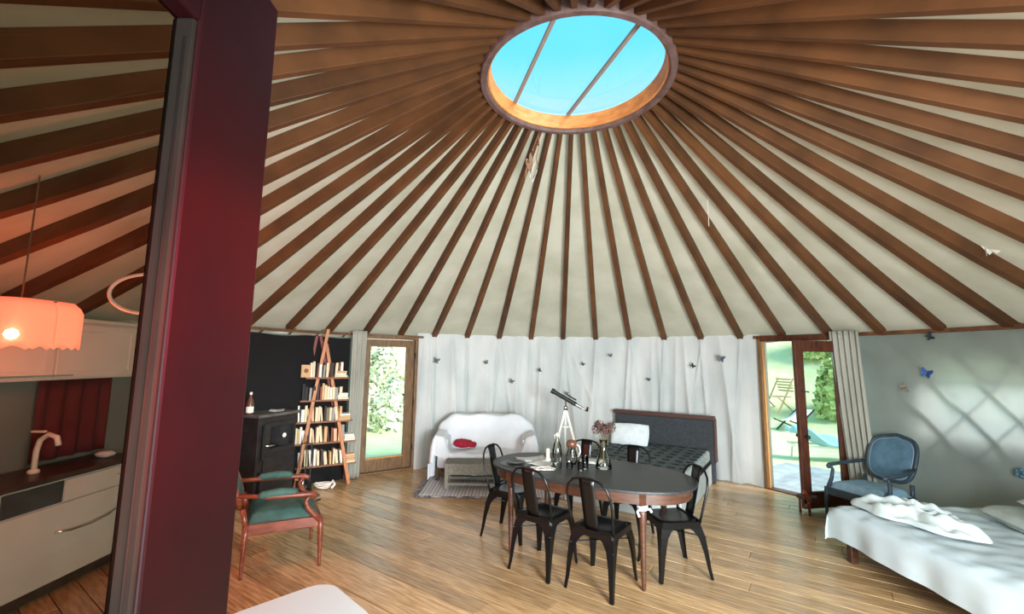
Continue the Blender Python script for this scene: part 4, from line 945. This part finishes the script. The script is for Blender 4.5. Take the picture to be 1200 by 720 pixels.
# carved wooden piece at the foot of the leaf
t = thing('carved_footstool', 'dark carved wooden stool end at the foot of the open right door leaf', 'stool', (3.46, 5.30, 0), .5); t.scale = (.7, .7, .8)
m = MB(); m.tube([(-.14, 0, .33), (-.09, 0, .35), (-.02, 0, .30), (.03, 0, .22), (.10, 0, .2)], [.022, .028, .03, .035, .03], 8); m.build('scroll_arm', M['redwood'], t, smooth=True)
m = MB(); m.tube([(-.10, 0, .13), (-.02, 0, .15), (.06, 0, .14)], [.018, .024, .024], 8); m.build('carving', M['redwood'], t, smooth=True)
m = MB(); m.tube([(.04, 0, .22), (.03, 0, .12), (.05, 0, .0)], [.03, .026, .02], 8); m.build('leg', M['redwood'], t, smooth=True)
m = MB(); m.tube([(.10, .18, .2), (.10, .18, 0)], .02, 8); m.build('leg', M['redwood'], t, smooth=True)
m = MB(); m.box((.13, .08, .235), (.22, .24, .05)); m.build('seat', M['browntrim'], t, bevel=.015)

# ------------------------------------------------------------------ outdoors
def gz(x, y):
    r = math.hypot(x-YC.x, y-YC.y); az = math.atan2(x-YC.x, y-YC.y)
    k = 1 if az > .2 else .55
    return -.13+sm(11, 22, r)*5.2*k+.05*sin(x*1.3)*sin(y*1.1)*sm(5, 8, r)
m = MB()
def gr(u, v):
    az = -1.15+u*2.6; r = 4.46+v*v*32; p = pol(az, r); return Vector((p.x, p.y, gz(p.x, p.y)))
m.surf(gr, 110, 70); tag(m.build('lawn', M['grass'], smooth=True), 'pale sunlit grass around the yurt rising into a bank', 'lawn', None, 'structure')
ro = random.Random(21)
def bush(x, y, w, h, mt, lb, name='shrub', cat='shrub', n=900, leaf=.16):
    t = thing(name, lb, cat, (x, y, gz(x, y)-.1)); m = MB(); 
    for q in range(n):
        d = Vector((ro.gauss(0, 1), ro.gauss(0, 1), abs(ro.gauss(0, 1)))).normalized(); rr = .75+.3*ro.random()
        c = Vector((d.x*w*rr, d.y*w*rr, d.z*h*rr)); u_ = Vector((ro.gauss(0, 1), ro.gauss(0, 1), ro.gauss(0, 1))).normalized(); v_ = u_.cross(d).normalized(); s_ = leaf*(.5+ro.random())
        m.add([c-u_*s_*.5, c+v_*s_*.35, c+u_*s_*.5, c-v_*s_*.35], [(0, 1, 2, 3)])
    tag(m.build('foliage', mt, t), kind='stuff')
    m = MB(); m.lathe([(w*.82*cos(a), h*.86*sin(a)) for a in [i*PI/2/6 for i in range(7)]], 12); m.build('inner_foliage', mt, t, smooth=True)
    m = MB(); m.tube([(0, 0, -.1), (.05, 0, h*.6)], .06, 6); m.build('stem', M['lath'], t)
def patch(cx, cy, n, lbs, mt, wr, hr, spread, grp=None):
    for k in range(n): pass
bushes = []
k = 0
for r_, n_, a0_, st_ in ((13.0, 6, 43.5, 4.6), (16.0, 8, 40, 3.9), (19.5, 7, 39, 4.4)):
    for q in range(n_):
        p = pol(D2R(a0_+q*st_+.7*sin(q*3)), r_+.5*(q % 2)); bushes.append((p.x, p.y, .5*r_*D2R(st_)*1.02, .9+.045*r_+.2*cos(k*2.3), M['leaf'], 'green shrub, %s from left in the %s row on the bank beyond the right doorway' % (ordn[q], ['near', 'middle', 'far'][[13.0, 16.0, 19.5].index(r_)])))
        k += 1
for r_, n_, a0_, st_ in ((9.0, 6, -42, 4.4), (12.0, 7, -44, 3.8), (15.5, 7, -43, 3.6)):
    for q in range(n_):
        p = pol(D2R(a0_+q*st_), r_+.4*(q % 2)); bushes.append((p.x, p.y, .5*r_*D2R(st_)*1.25, .40+.075*r_+.1*cos(k*1.3), M['leafpale'], 'pale shrub, %s from left in the %s row beyond the left door' % (ordn[q], ['near', 'middle', 'far'][[9.0, 12.0, 15.5].index(r_)])))
        k += 1
for b_ in bushes: bush(*b_[:4], b_[4], b_[5], n=1100, leaf=.2)
# deck
dk = thing('deck', 'weathered grey board deck outside the right doorway', 'deck', (0, 0, 0))
da = D2R(54.5); dc = pol(da, 4.5); dx_ = Vector((sin(da), cos(da), 0)); dy_ = Vector((cos(da), -sin(da), 0))
for k in range(17):
    c = dc+dx_*1.05+dy_*(-1.2+k*.15)+Vector((0, 0, -.075)); m = MB(); m.box(c, (2.0, .138, .03), math.atan2(dx_.y, dx_.x)); m.build('deck_board', M['deck'], dk, bevel=.004)
for s_ in (.3, 1.8):
    m = MB(); m.box(dc+dx_*s_+Vector((0, 0, -.12)), (.06, 2.5, .06), math.atan2(dx_.y, dx_.x)); m.build('joist', M['deck'], dk)
# lounger with blue cushion
t = thing('garden_lounger', 'white-framed garden lounger with a crumpled sky-blue cushion', 'lounger', (6.28, 8.9, gz(6, 8.7)), D2R(-14))
m = MB(); m.box((0, .22, .28), (1.3, .03, .04)); m.box((0, -.22, .28), (1.3, .03, .04)); m.box((-.64, 0, .28), (.03, .45, .04)); m.box((.64, 0, .28), (.03, .45, .04)); m.build('frame', M['ceramic'], t)
for a in (-.55, .55):
    for b in (-.22, .22): m = MB(); m.beam((a, b, .28), (a*1.06, b, 0), .03, .03); m.build('leg', M['ceramic'], t)
m = MB(); m.surf(lambda u, v: (-.66+1.4*u, -.28+.56*v, .33+.22*sm(.45, .0, u)*(1)+.05*sin(u*11+v*4)+.05*sin(v*9+u*6)+.06*abs(sin(5*u))), 34, 18); m.build('cushion', M['blue'], t, smooth=True, solid=.06)
# folding chair and deck chair further out
def fold_chair(x, y, rz, lb, s=1.0, low=False):
    t = thing('garden_chair', lb, 'garden chair', (x, y, gz(x, y)), rz)
    for b in (-.25, .25):
        m = MB(); m.beam((-.3*s, b*s, .95*s), (.28*s, b*s, 0), .035, .035); m.beam((-.28*s, b*s, 0), (.28*s, b*s, .46*s), .035, .035); m.build('side_frame', M['gardenwood'], t)
    for k in range(5): m = MB(); m.beam((-.22*s-.018*k, -.25*s, (.82-.08*k+.1)*s), (-.22*s-.018*k+.0, .25*s, (.82-.08*k+.1)*s), .02, .05); m.build('slat', M['gardenwood'], t)
    for k in range(6): m = MB(); m.box((-.18*s+k*.085*s, 0, .44*s), (.06*s, .5*s, .02)); m.build('slat', M['gardenwood'], t)
fold_chair(8.3, 13.8, 3.4, 'pale wooden folding chair at the left on the lawn', 1.1)
t = thing('deck_chair', 'white sling deck chair on the lawn beside the folding chair', 'garden chair', (8.0, 12.6, gz(8.0, 12.6)), D2R(200)); t.scale = (.8, .8, .75)
m = MB(); m.beam((-.6, -.3, .75), (.5, -.3, 0), .04, .04); m.beam((-.6, .3, .75), (.5, .3, 0), .04, .04); m.beam((-.5, -.3, 0), (.6, -.3, .4), .04, .04); m.beam((-.5, .3, 0), (.6, .3, .4), .04, .04); m.build('frame', M['stove'], t)
m = MB(); m.surf(lambda u, v: (-.58+1.1*u, -.27+.54*v, .74-.62*sin(u*PI/2)+.25*u), 10, 3); m.build('sling', M['ceramic'], t, smooth=True, solid=.01)
